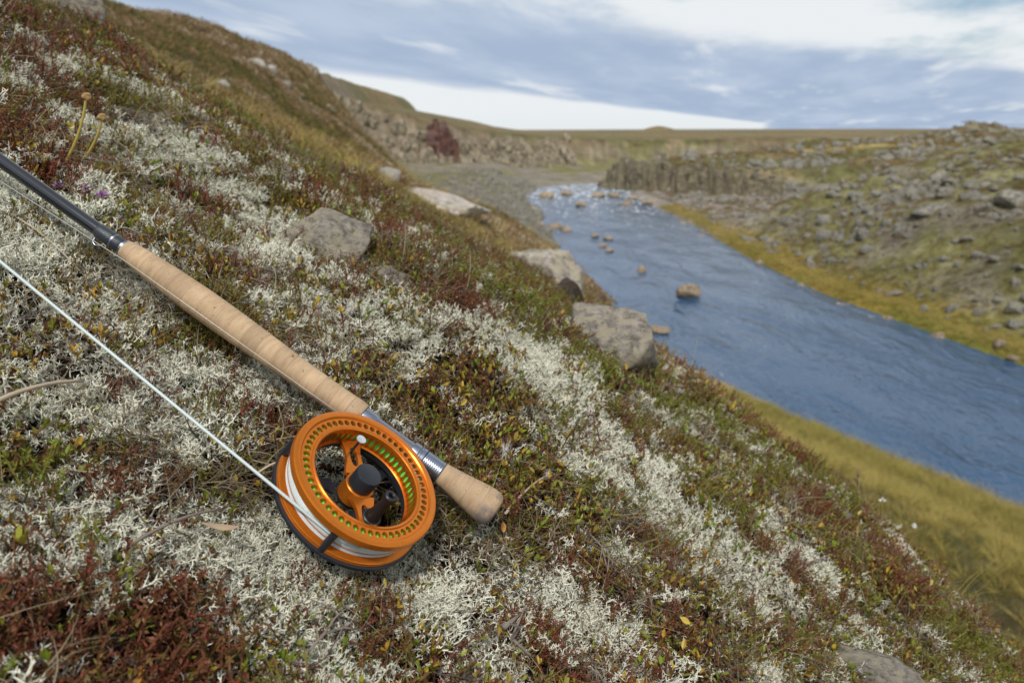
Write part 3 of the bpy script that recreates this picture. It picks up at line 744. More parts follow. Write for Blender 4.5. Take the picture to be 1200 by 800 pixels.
def grow_near():
    P = near_points(); x, y = P[:, 0], P[:, 1]; r = np.hypot(x, y)
    keep = (x < xe_c(y) + 0.55 + .2 * r); x, y, r = x[keep], y[keep], r[keep]
    f = fields(x, y); ks = 'LSRGD'; F = np.stack([f[k] + NR_.gumbel(0, .20, len(x)) for k in ks], 1); kind = F.argmax(1); kind = np.where(NR_.random(len(x)) < .24, NR_.choice(5, len(x), p=[.28, .22, .12, .18, .20]), kind)
    z = height(x, y); nm = normals(x, y); n = len(x)
    up = nm * .55 + np.array([0, 0, .45]) + NR_.normal(0, .22, (n, 3)); eul = tilt_euler(up, NR_.uniform(0, 6.283, n))
    size = .74 * (1 + 0.42 * np.maximum(0, r - .5)) * NR_.uniform(.62, 1.3, n)
    rd = rod_dist(x, y); size = np.where(rd < .03, np.minimum(size, .8), size)
    _a, _b = on_plane(0, 303, 0)[:2], on_plane(374, 623, 0)[:2]; _d = unit(_b - _a); ld = np.abs((x - _a[0]) * -_d[1] + (y - _a[1]) * _d[0]); size = np.where(ld < .02, np.minimum(size, .75), size)
    pts = np.stack([x, y, z], 1); tint = np.clip(.5 + .9 * fbm(x * 3.3, y * 3.3, 351, 3) + NR_.normal(0, .16, n), 0, 1)
    inreel = np.hypot(x - F0[0] + REEL_N[0] * .04, y - F0[1] + REEL_N[1] * .04) < .056
    size = np.where(inreel, size * .5, size)
    def sel(m): return np.nonzero(m)[0]
    def put(name, protos, idx, sc, tn, label, lift=0.0):
        scatter(name, protos, pts[idx] + nm[idx] * lift, eul[idx], size[idx] * sc, tn, label)
    i = sel(kind == 0); put('reindeer_lichen', P_lichen, i, 1.12, np.clip(.5 + .7 * (tint[i] - .5) + .26, 0, 1), 'pale reindeer lichen carpeting the near slope')
    i = sel(kind == 1); put('dwarf_shrub_leaves', P_shrub, i, 1.0, np.clip(tint[i] + .1, 0, 1), 'small olive and yellow dwarf shrub leaves on the near slope')
    i = sel((kind == 2) | (kind == 3)); tr = np.where(kind[i] == 2, .55 + .45 * tint[i], .02 + .28 * tint[i])
    put('crowberry_heath', P_heath, i, 1.0, tr, 'low green and dark red heath sprigs on the near slope')
    j = sel((kind == 4) & (NR_.random(n) < .50)); put('dry_grass', P_straw, j, .9, tint[j], 'dry straw blades lying across the near slope', .004)
    j2 = sel(((kind == 4) & (NR_.random(n) < .34)) | (NR_.random(n) < .018)); put('dead_twigs', P_twig, j2, .62, tint[j2], 'thin grey dead twigs tangled in the heath', .003)
    # litter everywhere underneath
    m = sel(NR_.random(n) < .30); put('leaf_litter', P_litter, m, .9, tint[m], 'brown leaf litter under the near plants')
    # a little of every other kind mixed through
    q = sel((NR_.random(n) < .05) & (kind != 1)); 
    put('scattered_leaves', P_shrub, q, .85, NR_.random(len(q)), 'single green and yellow leaves poking through the lichen', .002)
    return
grow_near()

# ------------------------------------------------------------------ far vegetation
def sector(n, r0, r1, a0, a1, power=1.0):
    u = NR_.random(n); r = r0 * (r1 / r0) ** u; th = rad(90) - np.radians(NR_.uniform(a0, a1, n))
    return r * np.cos(th), r * np.sin(th)
def grow_far():
    # heath mounds over the left hillside
    x, y = sector(17000, 2.8, 75, -50, 8); r = np.hypot(x, y)
    ok = (x < np.where(r < 7, xe_c(y) + 1.0, xb_c(y) + 1.0)); x, y, r = x[ok], y[ok], r[ok]
    z = height(x, y); nm = normals(x, y, .15); n = len(x)
    t = np.clip(.46 + 1.9 * fbm(x * .8, y * .8, 401, 4) + .35 * fbm(x * .1, y * .1, 403, 2) + NR_.normal(0, .15, n), 0, 1)
    s = np.clip(.16 + .085 * r, .25, 3.0) * NR_.uniform(.5, 1.25, n)
    up = nm * .6 + np.array([0, 0, .4]) + NR_.normal(0, .12, (n, 3))
    scatter('hillside_heath', P_mound, np.stack([x, y, z], 1), tilt_euler(up, NR_.uniform(0, 6.28, n)), s, t, 'brown and olive heath mounds over the valley side')
    # dry grass on the hillside
    x, y = sector(6000, 2.6, 60, -50, 5); r = np.hypot(x, y); g = fbm(x * .3, y * .3, 411, 3) + NR_.normal(0, .15, len(x))
    ok = (x < np.where(r < 7, xe_c(y) + .9, xb_c(y) + .5)) & (g > .22); x, y, r = x[ok], y[ok], r[ok]; n = len(x)
    z = height(x, y); nm = normals(x, y, .15); up = nm * .3 + np.array([0, 0, .7]) + NR_.normal(0, .12, (n, 3))
    scatter('hillside_grass', P_tuft, np.stack([x, y, z], 1), tilt_euler(up, NR_.uniform(0, 6.28, n)), np.clip(.35 + .05 * r, .4, 1.7) * NR_.uniform(.6, 1.2, n), np.clip(.75 + NR_.normal(0, .2, n), 0, 1), 'dry straw-coloured grass on the valley side')
    # golden grass bank between the spur and the water
    n = 24000; y = NR_.uniform(.2, 34, n); u = NR_.uniform(0, 1, n); x = xL_c(y) - .25 - u * 17; r = np.hypot(x, y)
    ok = (x > xe_c(np.minimum(y, 11)) + 1.25) & (x > xb_c(y) - 13) & (x + .5 * y > 1.6); x, y, r = x[ok], y[ok], r[ok]; n = len(x)
    z = height(x, y); nm = normals(x, y, .15); up = nm * .3 + np.array([.05, 0, .7]) + NR_.normal(0, .12, (n, 3))
    t = np.clip(.42 + .8 * fbm(x * .28, y * .28, 421, 4) + NR_.normal(0, .16, n), 0, 1)
    scatter('bank_grass', P_tuft, np.stack([x, y, z], 1), tilt_euler(up, NR_.uniform(0, 6.28, n)), NR_.uniform(.8, 1.5, n), t, 'golden green grass on the bank below the slope')
    # mossy fringe along the far bank
    n = 9000; y = NR_.uniform(16, 74, n); x = xR_c(y) + .12 + np.abs(NR_.normal(0, 1.3, n)); z = height(x, y)
    scatter('mossy_fringe', P_tuft, np.stack([x, y, z], 1), tilt_euler(np.array([0, 0, 1.]) + NR_.normal(0, .15, (n, 3)), NR_.uniform(0, 6.28, n)), NR_.uniform(.5, 1.1, n), np.clip(.42 + .6 * fbm(x * .5, y * .5, 431, 3) + NR_.normal(0, .15, n), 0, 1), 'yellow green moss and grass along the far water edge')
    # low plants on the rubble hill, the plateau and the lava hills
    x, y = sector(16000, 20, 190, 8, 52); ok = (x > xR_c(y) + 1.5); x, y = x[ok], y[ok]; r = np.hypot(x, y)
    g = fbm(x * .22, y * .22, 441, 4) + NR_.normal(0, .2, len(x)); ok = g > -.25; x, y, r = x[ok], y[ok], r[ok]; n = len(x); z = height(x, y); nm = normals(x, y, .4)
    scatter('rubble_heath', P_mound, np.stack([x, y, z], 1), tilt_euler(nm * .6 + np.array([0, 0, .4]), NR_.uniform(0, 6.28, n)), np.clip(.028 * r, .7, 4.5) * NR_.uniform(.5, 1.3, n), np.clip(.42 + .8 * fbm(x * .4, y * .4, 443, 3) + NR_.normal(0, .15, n), 0, .95), 'moss and heath between the stones across the river')
    # small rubble
    x, y = sector(15000, 20, 170, 10, 52); ok = (x > xR_c(y) + 1.2); x, y = x[ok], y[ok]; r = np.hypot(x, y)
    g = fbm(x * .2, y * .2, 451, 4) + NR_.normal(0, .18, len(x)) + .15 * sstep(4, 10, x - xR_c(y)) * (y < 60) + .35 * np.exp(-((x - 31) / 7) ** 2 - ((y - 40) / 9) ** 2); ok = g > .11; x, y, r = x[ok], y[ok], r[ok]; n = len(x); z = height(x, y)
    scatter('loose_rubble', P_stone, np.stack([x, y, z], 1), NR_.uniform(0, 6.28, (n, 3)), np.clip(.0040 * r, .07, .42) * np.exp(NR_.normal(0, .42, n)), NR_.random(n), 'small grey basalt rubble across the river')
    # gravel on the valley floor left of the river
    n = 3500; y = NR_.uniform(48, 118, n); x = np.minimum(xL_c(y), 3.0) - np.abs(NR_.normal(0, 7, n)) + .4; z = height(x, y)
    scatter('shore_gravel', P_stone_b, np.stack([x, y, z], 1), NR_.uniform(0, 6.28, (n, 3)), .16 * np.exp(NR_.normal(0, .5, n)), NR_.random(n), 'grey and tan gravel on the near side shore upstream')
grow_far()
#==NEXT2==
# ------------------------------------------------------------------ fly rod
def lathe(profile, sides=48, axis='x', closed=False):
    """profile of (position, radius) turned round the axis"""
    vs = []; fs = []; n = len(profile)
    for (p, r) in profile:
        for k in range(sides):
            a = 2 * math.pi * k / sides; c, s = math.cos(a) * r, math.sin(a) * r
            vs.append((p, c, s) if axis == 'x' else (c, s, p))
    m = n if closed else n - 1
    for i in range(m):
        i2 = (i + 1) % n
        for k in range(sides):
            k2 = (k + 1) % sides; fs.append((i * sides + k, i * sides + k2, i2 * sides + k2, i2 * sides + k))
    if not closed:
        fs.append(tuple(range(sides))[::-1]); fs.append(tuple((n - 1) * sides + k for k in range(sides)))
    return vs, fs
def fix_normals(o, sharp=35):
    bm = bmesh.new(); bm.from_mesh(o.data); bmesh.ops.recalc_face_normals(bm, faces=bm.faces); bm.to_mesh(o.data); bm.free()
    o.data.polygons.foreach_set('use_smooth', [True] * len(o.data.polygons))
    try: o.data.set_sharp_from_angle(angle=rad(sharp))
    except Exception: pass
    return o
def part(name, vf, mat, parent, label=None, sharp=35):
    o = fix_normals(mesh_obj(name, vf[0], vf[1], mat, parent), sharp)
    if label: o['label'] = label
    return o
def frame_empty(name, loc, AX=None):
    Z = REEL_N if AX is None else AX; X = ROD_X - Z * (ROD_X @ Z); X = X / np.linalg.norm(X); Y = np.cross(Z, X)
    o = bpy.data.objects.new(name, None); o.empty_display_size = 0.02
    m = Matrix.Identity(4)
    for i in range(3):
        m[i][0] = X[i]; m[i][1] = Y[i]; m[i][2] = Z[i]; m[i][3] = loc[i]
    o.matrix_world = m
    return link(o)

def cork_mat(name='cork', dirty=False):
    m, nt, b = mat_new(name)
    t = N(nt, 'ShaderNodeTexCoord'); mp = N(nt, 'ShaderNodeMapping'); nt.links.new(t.outputs['Object'], mp.inputs[0]); mp.inputs['Scale'].default_value = (1.5, .30, .30)
    n1 = noise_node(nt, 260, 6, .65, vec=mp.outputs[0]); n2 = noise_node(nt, 38, 4, .6); n3 = noise_node(nt, 240, 4, .6)
    r = N(nt, 'ShaderNodeValToRGB'); setramp(r, [(0.28, (0.38, 0.255, 0.15)), (0.5, (0.47, 0.33, 0.20)), (0.74, (0.54, 0.395, 0.25))]); nt.links.new(n1.outputs[0], r.inputs[0])
    c = mixc(nt, .22, r.outputs[0], n2.outputs[0], 'OVERLAY')
    # glued joints between the cork rings
    sx = N(nt, 'ShaderNodeSeparateXYZ'); nt.links.new(t.outputs['Object'], sx.inputs[0])
    fr = mathn(nt, 'FRACT', mathn(nt, 'DIVIDE', sx.outputs[0], 0.0127)); ln = mathn(nt, 'GREATER_THAN', mathn(nt, 'ABSOLUTE', mathn(nt, 'SUBTRACT', fr, .5)), .472)
    ring = N(nt, 'ShaderNodeTexWhiteNoise', noise_dimensions='1D'); nt.links.new(mathn(nt, 'FLOOR', mathn(nt, 'DIVIDE', sx.outputs[0], 0.0127)), ring.inputs['W'])
    br = N(nt, 'ShaderNodeMapRange'); nt.links.new(ring.outputs['Value'], br.inputs[0]); br.inputs[3].default_value = .88; br.inputs[4].default_value = 1.1
    vs = N(nt, 'ShaderNodeVectorMath', operation='SCALE'); nt.links.new(c, vs.inputs[0]); nt.links.new(br.outputs[0], vs.inputs['Scale'])
    c = mixc(nt, mathn(nt, 'MULTIPLY', ln, .26), vs.outputs[0], (0.22, 0.13, 0.07))
    # pores and handling stains
    pit = N(nt, 'ShaderNodeMapRange'); nt.links.new(n3.outputs[0], pit.inputs[0]); pit.inputs[1].default_value = .64; pit.inputs[2].default_value = .70; pit.inputs[4].default_value = .75
    c = mixc(nt, pit.outputs[0], c, (0.12, 0.065, 0.035))
    st = noise_node(nt, 34, 5, .65); sr = N(nt, 'ShaderNodeMapRange'); nt.links.new(st.outputs[0], sr.inputs[0]); sr.inputs[1].default_value = .55 if not dirty else .46; sr.inputs[2].default_value = .75 if not dirty else .62; sr.inputs[4].default_value = .45 if not dirty else .8
    if dirty:
        g = N(nt, 'ShaderNodeMapRange'); nt.links.new(sx.outputs[0], g.inputs[0]); g.inputs[1].default_value = -.022; g.inputs[2].default_value = -.004
        f = mathn(nt, 'MULTIPLY', sr.outputs[0], mathn(nt, 'ADD', mathn(nt, 'MULTIPLY', g.outputs[0], 1.6), .3), clamp=True)
        c = mixc(nt, f, c, (0.20, 0.165, 0.15))
    else: c = mixc(nt, sr.outputs[0], c, (0.28, 0.17, 0.10))
    nt.links.new(c, b.inputs['Base Color']); b.inputs['Roughness'].default_value = .72; b.inputs['Specular IOR Level'].default_value = .25
    bump(nt, b, mathn(nt, 'SUBTRACT', n1.outputs[0], mathn(nt, 'ADD', pit.outputs[0], mathn(nt, 'MULTIPLY', ln, .5))), .35, .0008)
    return m
M['cork'] = cork_mat(); M['cork_dirty'] = cork_mat('worn_cork', True)
M['blank'] = simple_mat('black_lacquer', (0.012, 0.014, 0.020), .16, 0, .3, 40, coat=.6)
M['thread'] = simple_mat('thread_wrap', (0.03, 0.036, 0.045), .3, 0, .4, 900, .4, 2200)
M['silver'] = simple_mat('brushed_aluminium', (0.30, 0.33, 0.39), .30, .95, .12, 500)
M['orange'] = simple_mat('orange_anodised', (0.68, 0.195, 0.018), .30, .7, .12, 220, .06, 900)
M['blackm'] = simple_mat('black_anodised', (0.022, 0.025, 0.032), .38, .2, .2, 300)
M['rubber'] = simple_mat('black_handle', (0.010, 0.010, 0.011), .45, 0, .2, 200)
M['green'] = simple_mat('green_backing', (0.17, 0.80, 0.10), .6, 0, .2, 700, .5, 2500)
M['line'] = simple_mat('pale_fly_line', (0.52, 0.60, 0.59), .35, 0, .06, 400)
M['line_red'] = simple_mat('reddish_line', (0.42, 0.16, 0.10), .4, 0, .1, 400)
M['disc'] = simple_mat('polished_disc', (0.62, 0.64, 0.66), .25, .5, .05, 300)
M['mono'] = simple_mat('clear_leader', (0.45, 0.43, 0.38), .2, 0, .1, 300)

M['yellow_stem'] = simple_mat('yellow_stem', (0.42, 0.31, 0.06), .6, 0, .25, 200)
M['seed'] = simple_mat('tan_seed_head', (0.36, 0.23, 0.09), .8, 0, .3, 400, .4, 900)
M['straw_solid'] = simple_mat('dry_stalk', (0.42, 0.34, 0.24), .65, 0, .25, 120)
M['twig_solid'] = simple_mat('grey_twig', (0.20, 0.165, 0.14), .85, 0, .35, 150, .5, 500)
M['plume'] = simple_mat('pink_plume', (0.36, 0.22, 0.15), .8, 0, .3, 200)
M['grass_solid'] = plant_mat('tuft_grass', [(0.0, (0.16, 0.17, 0.03)), (0.6, (0.38, 0.32, 0.06)), (1.0, (0.52, 0.40, 0.12))], .55, .3, w_attr=1.0)
M['straw_solid2'] = plant_mat('tuft_straw', [(0.0, (0.28, 0.20, 0.10)), (1.0, (0.52, 0.43, 0.28))], .6, .3, w_attr=1.0)
M['leaf_tan'] = simple_mat('dead_leaf_tan', (0.34, 0.24, 0.15), .7, 0, .25, 120)
M['leaf_yellow'] = simple_mat('leaf_yellow', (0.46, 0.33, 0.05), .55, 0, .25, 150)
M['leaf_orange'] = simple_mat('leaf_orange', (0.58, 0.28, 0.07), .55, 0, .3, 150)
M['leaf_pink'] = simple_mat('leaf_faded_pink', (0.52, 0.33, 0.26), .6, 0, .25, 150)
M['down'] = simple_mat('white_down', (0.72, 0.70, 0.66), .9, 0, .06, 100)
M['purple'] = simple_mat('purple_petals', (0.38, 0.17, 0.42), .6, 0, .25, 300)

PX = 0.51 / FPX * 1.0                                  # metres per photo pixel at the rod
rod = frame_empty('fly_rod', ROD_B); tag(rod, 'black fly rod with long cork grip lying on the lichen slope', 'fishing rod')
L = ROD_LEN; S0 = -L                                   # x = -L is the front of the long grip, x = 0 the butt
U = L / 522.0
def prof(lst, x0=0.0): return [(x0 + a * U, w / 2 * U) for a, w in lst]
g = prof([(0, 17), (0.5, 22.5), (5, 25), (28, 29), (65, 33.5), (105, 36), (145, 36), (190, 34), (235, 31.5), (280, 30), (318, 30.5)], -L)
part('cork_grip', lathe(g, 56), M['cork'], rod, 'long pale cork grip tapering to the front')
part('grip_end_ring', lathe(prof([(318.2, 29.0), (318.3, 31.2), (324, 31.6), (333, 31), (335, 29), (335, 16)], -L), 56), M['cork_dirty'], rod, 'darker cork ring at the end of the grip')
part('reel_seat', lathe(prof([(335, 21), (430, 21)], -L), 40), M['silver'], rod)
hood = part('seat_hood', lathe(prof([(335, 22), (335.3, 25), (350, 25), (354, 22.5)], -L), 40), M['silver'], rod)
lk = part('locking_ring', lathe(prof([(403, 21.5), (403.5, 25), (405, 25.8), (412, 25.8), (413.2, 24), (414.6, 24), (415.8, 25.8), (420, 25.8), (421, 22.5)], -L), 48), M['silver'], rod)
kn = []
for k in range(9): kn += [(421.2 + k * 2.7, 24.6), (422.2 + k * 2.7, 25.4), (423.2 + k * 2.7, 25.4), (423.8 + k * 2.7, 24.6)]
part('butt_ferrule', lathe(prof(kn + [(446.5, 22)], -L), 48), M['silver'], rod, 'ribbed aluminium ferrule ahead of the end grip')
part('end_grip', lathe(prof([(446, 20), (446.4, 25.5), (454, 27), (470, 31), (485, 36), (498, 40), (508, 42), (515, 41), (519.5, 37), (522, 29), (522.6, 12)], -L), 56), M['cork_dirty'], rod, 'short worn cork end grip with grey dirt on its butt')
part('rod_blank', lathe([(-L - 1.15, .0034), (-L - .6, .0040), (-L - .10, .0047), (-L - .028, .0049), (-L + .01, .0049)], 40), M['blank'], rod, 'glossy black tapered rod blank')
part('winding_check', lathe([(-L - .0022, .0050), (-L - .0020, .0061), (-L + .0002, .0061), (-L + .0004, .005)], 40), M['silver'], rod)
part('thread_wrap', lathe([(-L - .024, .0050), (-L - .0225, .0055), (-L - .0035, .0056), (-L - .0025, .005)], 40), M['thread'], rod)
part('trim_ring', lathe([(-L - .0105, .0054), (-L - .0102, .0058), (-L - .0092, .0058), (-L - .0089, .0054)], 40), M['silver'], rod)
hk = MB(); hk.tube([(-L - .021, -.0052, -.0035), (-L - .020, -.0078, -.0052), (-L - .017, -.0088, -.0058), (-L - .0145, -.0078, -.0052), (-L - .0135, -.0054, -.0036)], [.0007] * 5, 8)
hk.build('hook_keeper', M['silver'], rod, True, attr=False)

# ------------------------------------------------------------------ fly reel
Q = 0.0511 / 55                                           # one unit of the reel drawing (mm at 110 mm diameter) in metres
reel = frame_empty('fly_reel', F0, REEL_AX); tag(reel, 'orange large-arbor fly reel with perforated rim lying beside the cork grip', 'fishing reel')
def dz(z): return z if z > -4.6 else (-4.6 + (z + 4.6) * (.80 if z > -15.6 else 0) if z > -15.6 else -13.4 + (z + 15.6) * .5)
def rl(profile, sides=96, closed=True): return lathe([(dz(z) * Q, r * Q) for r, z in profile], sides, 'z', closed)
def holed(n, mapf, du, v0, v1, w0, w1, hu, hv, vc, seg=12):
    """ring of n cells, each with an oval hole right through: mapf(u, v, w) gives the point"""
    vs = []; fs = []
    def P(u, v, w): vs.append(mapf(u, v, w)); return len(vs) - 1
    per = []
    for k in range(seg):
        a = 2 * math.pi * k / seg; c, s = math.cos(a), math.sin(a); m = max(abs(c), abs(s)); per.append((c / m, s / m, c, s))
    for i in range(n):
        uc = (i + .5) * du; rows = []
        for w in (w0, w1):
            outer = [P(uc + pu * du / 2, (v0 + v1) / 2 + pv * (v1 - v0) / 2, w) for pu, pv, c, s in per]
            inner = [P(uc + c * hu, vc + s * hv, w) for pu, pv, c, s in per]
            rows.append((outer, inner))
        for k in range(seg):
            k2 = (k + 1) % seg
            (o0, i0), (o1, i1) = rows
            fs.append((o0[k], o0[k2], i0[k2], i0[k])); fs.append((o1[k], i1[k], i1[k2], o1[k2])); fs.append((i0[k], i0[k2], i1[k2], i1[k]))
    return vs, fs
def weld(o, d=1e-6):
    bm = bmesh.new(); bm.from_mesh(o.data); bmesh.ops.remove_doubles(bm, verts=bm.verts, dist=d); bmesh.ops.recalc_face_normals(bm, faces=bm.faces); bm.to_mesh(o.data); bm.free(); return o
NH = 54; DU = 2 * math.pi / NH
def mp_flat(u, v, w): return (v * math.cos(u) * Q, v * math.sin(u) * Q, dz(w) * Q)
def mp_cyl(u, v, w): return (w * math.cos(u) * Q, w * math.sin(u) * Q, dz(v) * Q)
rim = part('spool_rim', rl([(49.4, -2.6), (49.4, .5), (50.2, 1.3), (53.6, 1.5), (54.7, .9), (55, 0), (55, -3.6), (54.2, -4.6), (50.5, -4.4)]), M['orange'], reel, 'wide orange outer rim of the spool')
hp = part('perforated_flange', holed(NH, mp_flat, DU, 41.3, 49.6, -2.3, 0, 2.0 / 45.4, 2.4, 45.4, 16), M['orange'], rim, 'orange flange pierced by a ring of round holes'); weld(hp)
part('inner_lip', rl([(41.6, -2.5), (41.7, .4), (41.2, .95), (40.2, .8), (39.3, 0), (39.2, -2.5)]), M['orange'], rim)
ab = part('slotted_arbor', holed(NH, mp_cyl, DU, -15.5, -2.3, 39.3, 40.8, 1.65 / 40, 4.9, -8.7, 14), M['orange'], reel, 'inner arbor wall with oval slots showing green line'); weld(ab)
part('arbor_lip', rl([(41.0, -15.3), (41.0, -17.5), (38.2, -17.5), (38.0, -16.6), (38.6, -15.3)]), M['orange'], ab)
part('arbor_core', rl([(40.9, -17), (40.9, -28), (39.6, -28), (39.6, -17)]), M['blackm'], ab)
def ridged(r0, r1, z0, z1, n, bulge=0.0):
    p = [(r0, z0)]
    for k in range(n):
        zc = z0 + (z1 - z0) * (k + .5) / n; hw = abs(z1 - z0) / n / 2; t = (k + .5) / n * 2 - 1; rr = r1 + bulge * (1 - t * t)
        for a in (150, 120, 90, 60, 30): p.append((rr - hw + hw * math.sin(rad(a)), zc + (hw * math.cos(rad(a))) * (1 if z1 < z0 else -1)))
    return p + [(r0, z1)]
part('green_backing', rl(ridged(41.0, 45.9, -2.6, -26.5, 26), 96), M['green'], reel, 'bright green backing line wound on the arbor')
part('wound_line', rl(ridged(46.1, 50.6, -4.6, -17.6, 7, .6), 96), M['line'], reel, 'pale fly line wound on the spool')
part('wound_running_line', rl(ridged(46.1, 50.9, -17.8, -19.7, 1), 96), M['line_red'], reel, 'reddish strand among the wound line')
part('wound_line', rl(ridged(46.1, 50.2, -19.9, -26.4, 4, .3), 96), M['line'], reel)
bf = part('back_flange', rl([(41, -26.7), (54.4, -26.7), (55, -27.4), (55, -29.4), (54, -30), (41, -30)]), M['orange'], reel)
fr_ = part('frame_ring', rl([(47, -30.4), (54.6, -30.4), (55.0, -30.9), (55.0, -32.8), (47, -32.8)]), M['orange'], reel, 'orange edge of the reel frame')
bp = part('back_ring', rl([(44, -33.0), (55.6, -33.0), (56.4, -33.8), (56.4, -39.0), (55.4, -40), (44, -40)]), M['blackm'], reel, 'black back ring of the frame')
# bar across the spool, carrying hub, handle and counterweight
BD = Vector((-.68, .73, 0)).normalized(); BN = Vector((-BD.y, BD.x, 0))
def bar_half(sgn):
    def mp(u, v, w):
        t = u * 30 + 9.0; hw = (9.2 - 3.2 * sstep(0, .45, u) + 2.2 * sstep(.6, 1, u))
        p = BD * sgn * t + BN * v * hw; return (p.x * Q, p.y * Q, dz(w - .2 * u) * Q)
    return holed(1, mp, 1.0, -1, 1, -15.4, -12.2, .27, .50, 0.0, 40)
part('spool_arm', bar_half(1), M['orange'], reel, 'orange arm running from the hub to the rim', 50)
part('spool_arm', bar_half(-1), M['orange'], reel, 'orange arm carrying the handle', 50)
part('hub', rl([(0.01, -33), (10.8, -33), (10.8, -11.8), (10.2, -11.2), (0.01, -11.2)], 64, False), M['orange'], reel)
part('spool_cap', rl([(0.01, -11), (9.3, -11), (9.3, 1.2), (8.9, 1.9), (8.3, 2.15), (0.01, 2.15)], 64, False), M['blackm'], reel, 'black round spool cap at the centre')
hx, hy = 20.0, -14.5
def off(vf, x, y): return ([(v[0] + x * Q, v[1] + y * Q, v[2]) for v in vf[0]], vf[1])
hd = part('handle', off(rl([(1.9, 5), (1.9, 12.6), (2.5, 13.4), (4.0, 13.4), (4.6, 12.8), (4.7, 11), (3.9, 8), (3.7, 3), (4.2, -4), (5.2, -10), (5.4, -12), (1.9, -12)], 40), hx, hy), M['rubber'], reel, 'black tapered handle with a hollow end')
part('handle_base', off(rl([(0.01, -15.8), (7.0, -15.8), (7.0, -12.8), (6.2, -12.0), (0.01, -12.0)], 40, False), hx, hy), M['blackm'], reel)
part('counterweight_pin', off(rl([(0.01, -15), (.9, -15), (.9, 4), (0.01, 4)], 20, False), -20.5, 18.2), M['blackm'], reel)
part('counterweight_disc', off(rl([(0.01, 3.9), (3.2, 3.9), (3.6, 4.3), (3.5, 5.0), (0.01, 5.5)], 36, False), -20.5, 18.2), M['disc'], reel, 'small silvery disc on a pin above the arm')
part('drag_housing', rl([(0.01, -40), (9.6, -40), (10.2, -38), (10.2, -24), (9.2, -22), (0.01, -22)], 64, False), M['blackm'], reel)
for a in (-40, 80, 200):
    d = Vector((math.cos(rad(a)), math.sin(rad(a)), 0)); e = Vector((-d.y, d.x, 0)); vs = []
    for t, hw in ((12, 4.5), (46, 3.2)):
        for w in (-39.4, -36.2):
            for s in (-1, 1):
                p = d * t + e * s * hw; vs.append((p.x * Q, p.y * Q, dz(w) * Q))
    part('frame_spoke', (vs, [(0, 1, 3, 2), (4, 6, 7, 5), (0, 4, 5, 1), (2, 3, 7, 6), (0, 2, 6, 4), (1, 5, 7, 3)]), M['blackm'], bp)
for a in (-81, 197, 45, 125):
    x, y = 53.6 * math.cos(rad(a)), 53.6 * math.sin(rad(a))
    part('frame_post', off(rl([(0.01, -36), (2.6, -36), (2.6, -5.2), (0.01, -5.2)], 24, False), x, y), M['blackm'], fr_)
_c = F0 + ROD_X * np.dot(ROD_B - F0, ROD_X) * 0; _d = reel.matrix_world.inverted() @ Vector(tuple(ROD_B - ROD_X * np.dot(ROD_B - F0, ROD_X))); YO = _d.y; ZO = _d.z; XS = float(np.dot(ROD_B - F0, ROD_X))
print('reel to rod offset', YO, ZO, XS)
vs = []
for y, hx_, hz in ((53 * Q, .011, .009), (YO - .0095, .007, .006)):
    for sx in (-1, 1):
        for sz in (-1, 1): vs.append((sx * hx_, y, (ZO if y > .06 else -.012) + sz * hz))
ft = part('reel_foot', (vs, [(0, 1, 3, 2), (4, 6, 7, 5), (0, 4, 5, 1), (2, 3, 7, 6), (0, 2, 6, 4), (1, 5, 7, 3)]), M['blackm'], reel)

# fly line running from the spool up along the rod
def to_world(o, p): return np.array(o.matrix_world @ Vector(p))
lp = to_world(reel, (-4 * Q, -51.6 * Q, -9 * Q)); lq = on_plane(0, 303, .004)
ldir = unit(lq - lp); far = lp + ldir * 1.15
ln = MB(); pts = [to_world(reel, (51.4 * Q * math.cos(rad(a)), 51.4 * Q * math.sin(rad(a)), -9 * Q)) for a in (-60, -72, -84)] + [lp + (far - lp) * t + np.array([0, 0, -.003]) * 4 * t * (1 - t) for t in np.linspace(0, 1, 30)]
ln.tube(pts, [.00095] * len(pts), 10, 0, True)
tag(ln.build('fly_line', M['line'], None, True, attr=False), 'pale blue-grey fly line stretched tight from the reel across the slope', 'fishing line')
ml = MB(); a0 = on_plane(400, 486, -.006); a1 = on_plane(150, 308, -.006); a2 = on_plane(0, 212, -.012)
pp = [a0 + (a1 - a0) * t for t in np.linspace(0, 1, 8)] + [a1 + (a2 - a1) * t for t in np.linspace(0, 1, 8)[1:]] + [a2 + (a2 - a1) * 1.5]
ml.tube(pp, [.00028] * len(pp), 6, 0, True)
tag(ml.build('leader', M['mono'], None, True, attr=False), 'thin clear leader lying along the underside of the cork grip', 'fishing line')
#==PART4==
# ------------------------------------------------------------------ rocks on the near slope
def near_rock(px, py, hw, hh, seed, label, name='boulder', mat='rock', sub=4, sink=.25, rot=0.0, depth=.8, cuts=8, tilt=(0, 0), cat='boulder', group=None):
    p, t = hit(px, py + hh * .55); k = t / FPX
    me = rock_mesh(name, seed, sub, (1.12, 1.12, 1.12), cuts + 4, .10, M[mat], .05, (.52, .80))
    w, h = hw * k, hh * k
    c = p + np.array([0, w * depth * .35, h * (.62 - sink)])
    return place_rock(name, me, c, (w * 1.12, w * 1.12 * depth, h * 1.2), (tilt[0], tilt[1], rot), label, cat, group)
near_rock(381, 286, 54, 38, 11, 'rounded grey boulder half buried in white lichen and heath', rot=.3, tilt=(0, .15))
near_rock(452, 327, 28, 13, 12, 'low brownish grey stone between the rounded boulder and red heath', rot=.8, name='stone', cat='stone')
near_rock(500, 238, 82, 13, 13, 'long flat pale slab with orange lichen at the crest of the slope', name='rock_slab', mat='rock_orange', sink=.35, rot=-.1, depth=.5, tilt=(0, .12), cat='rock slab')
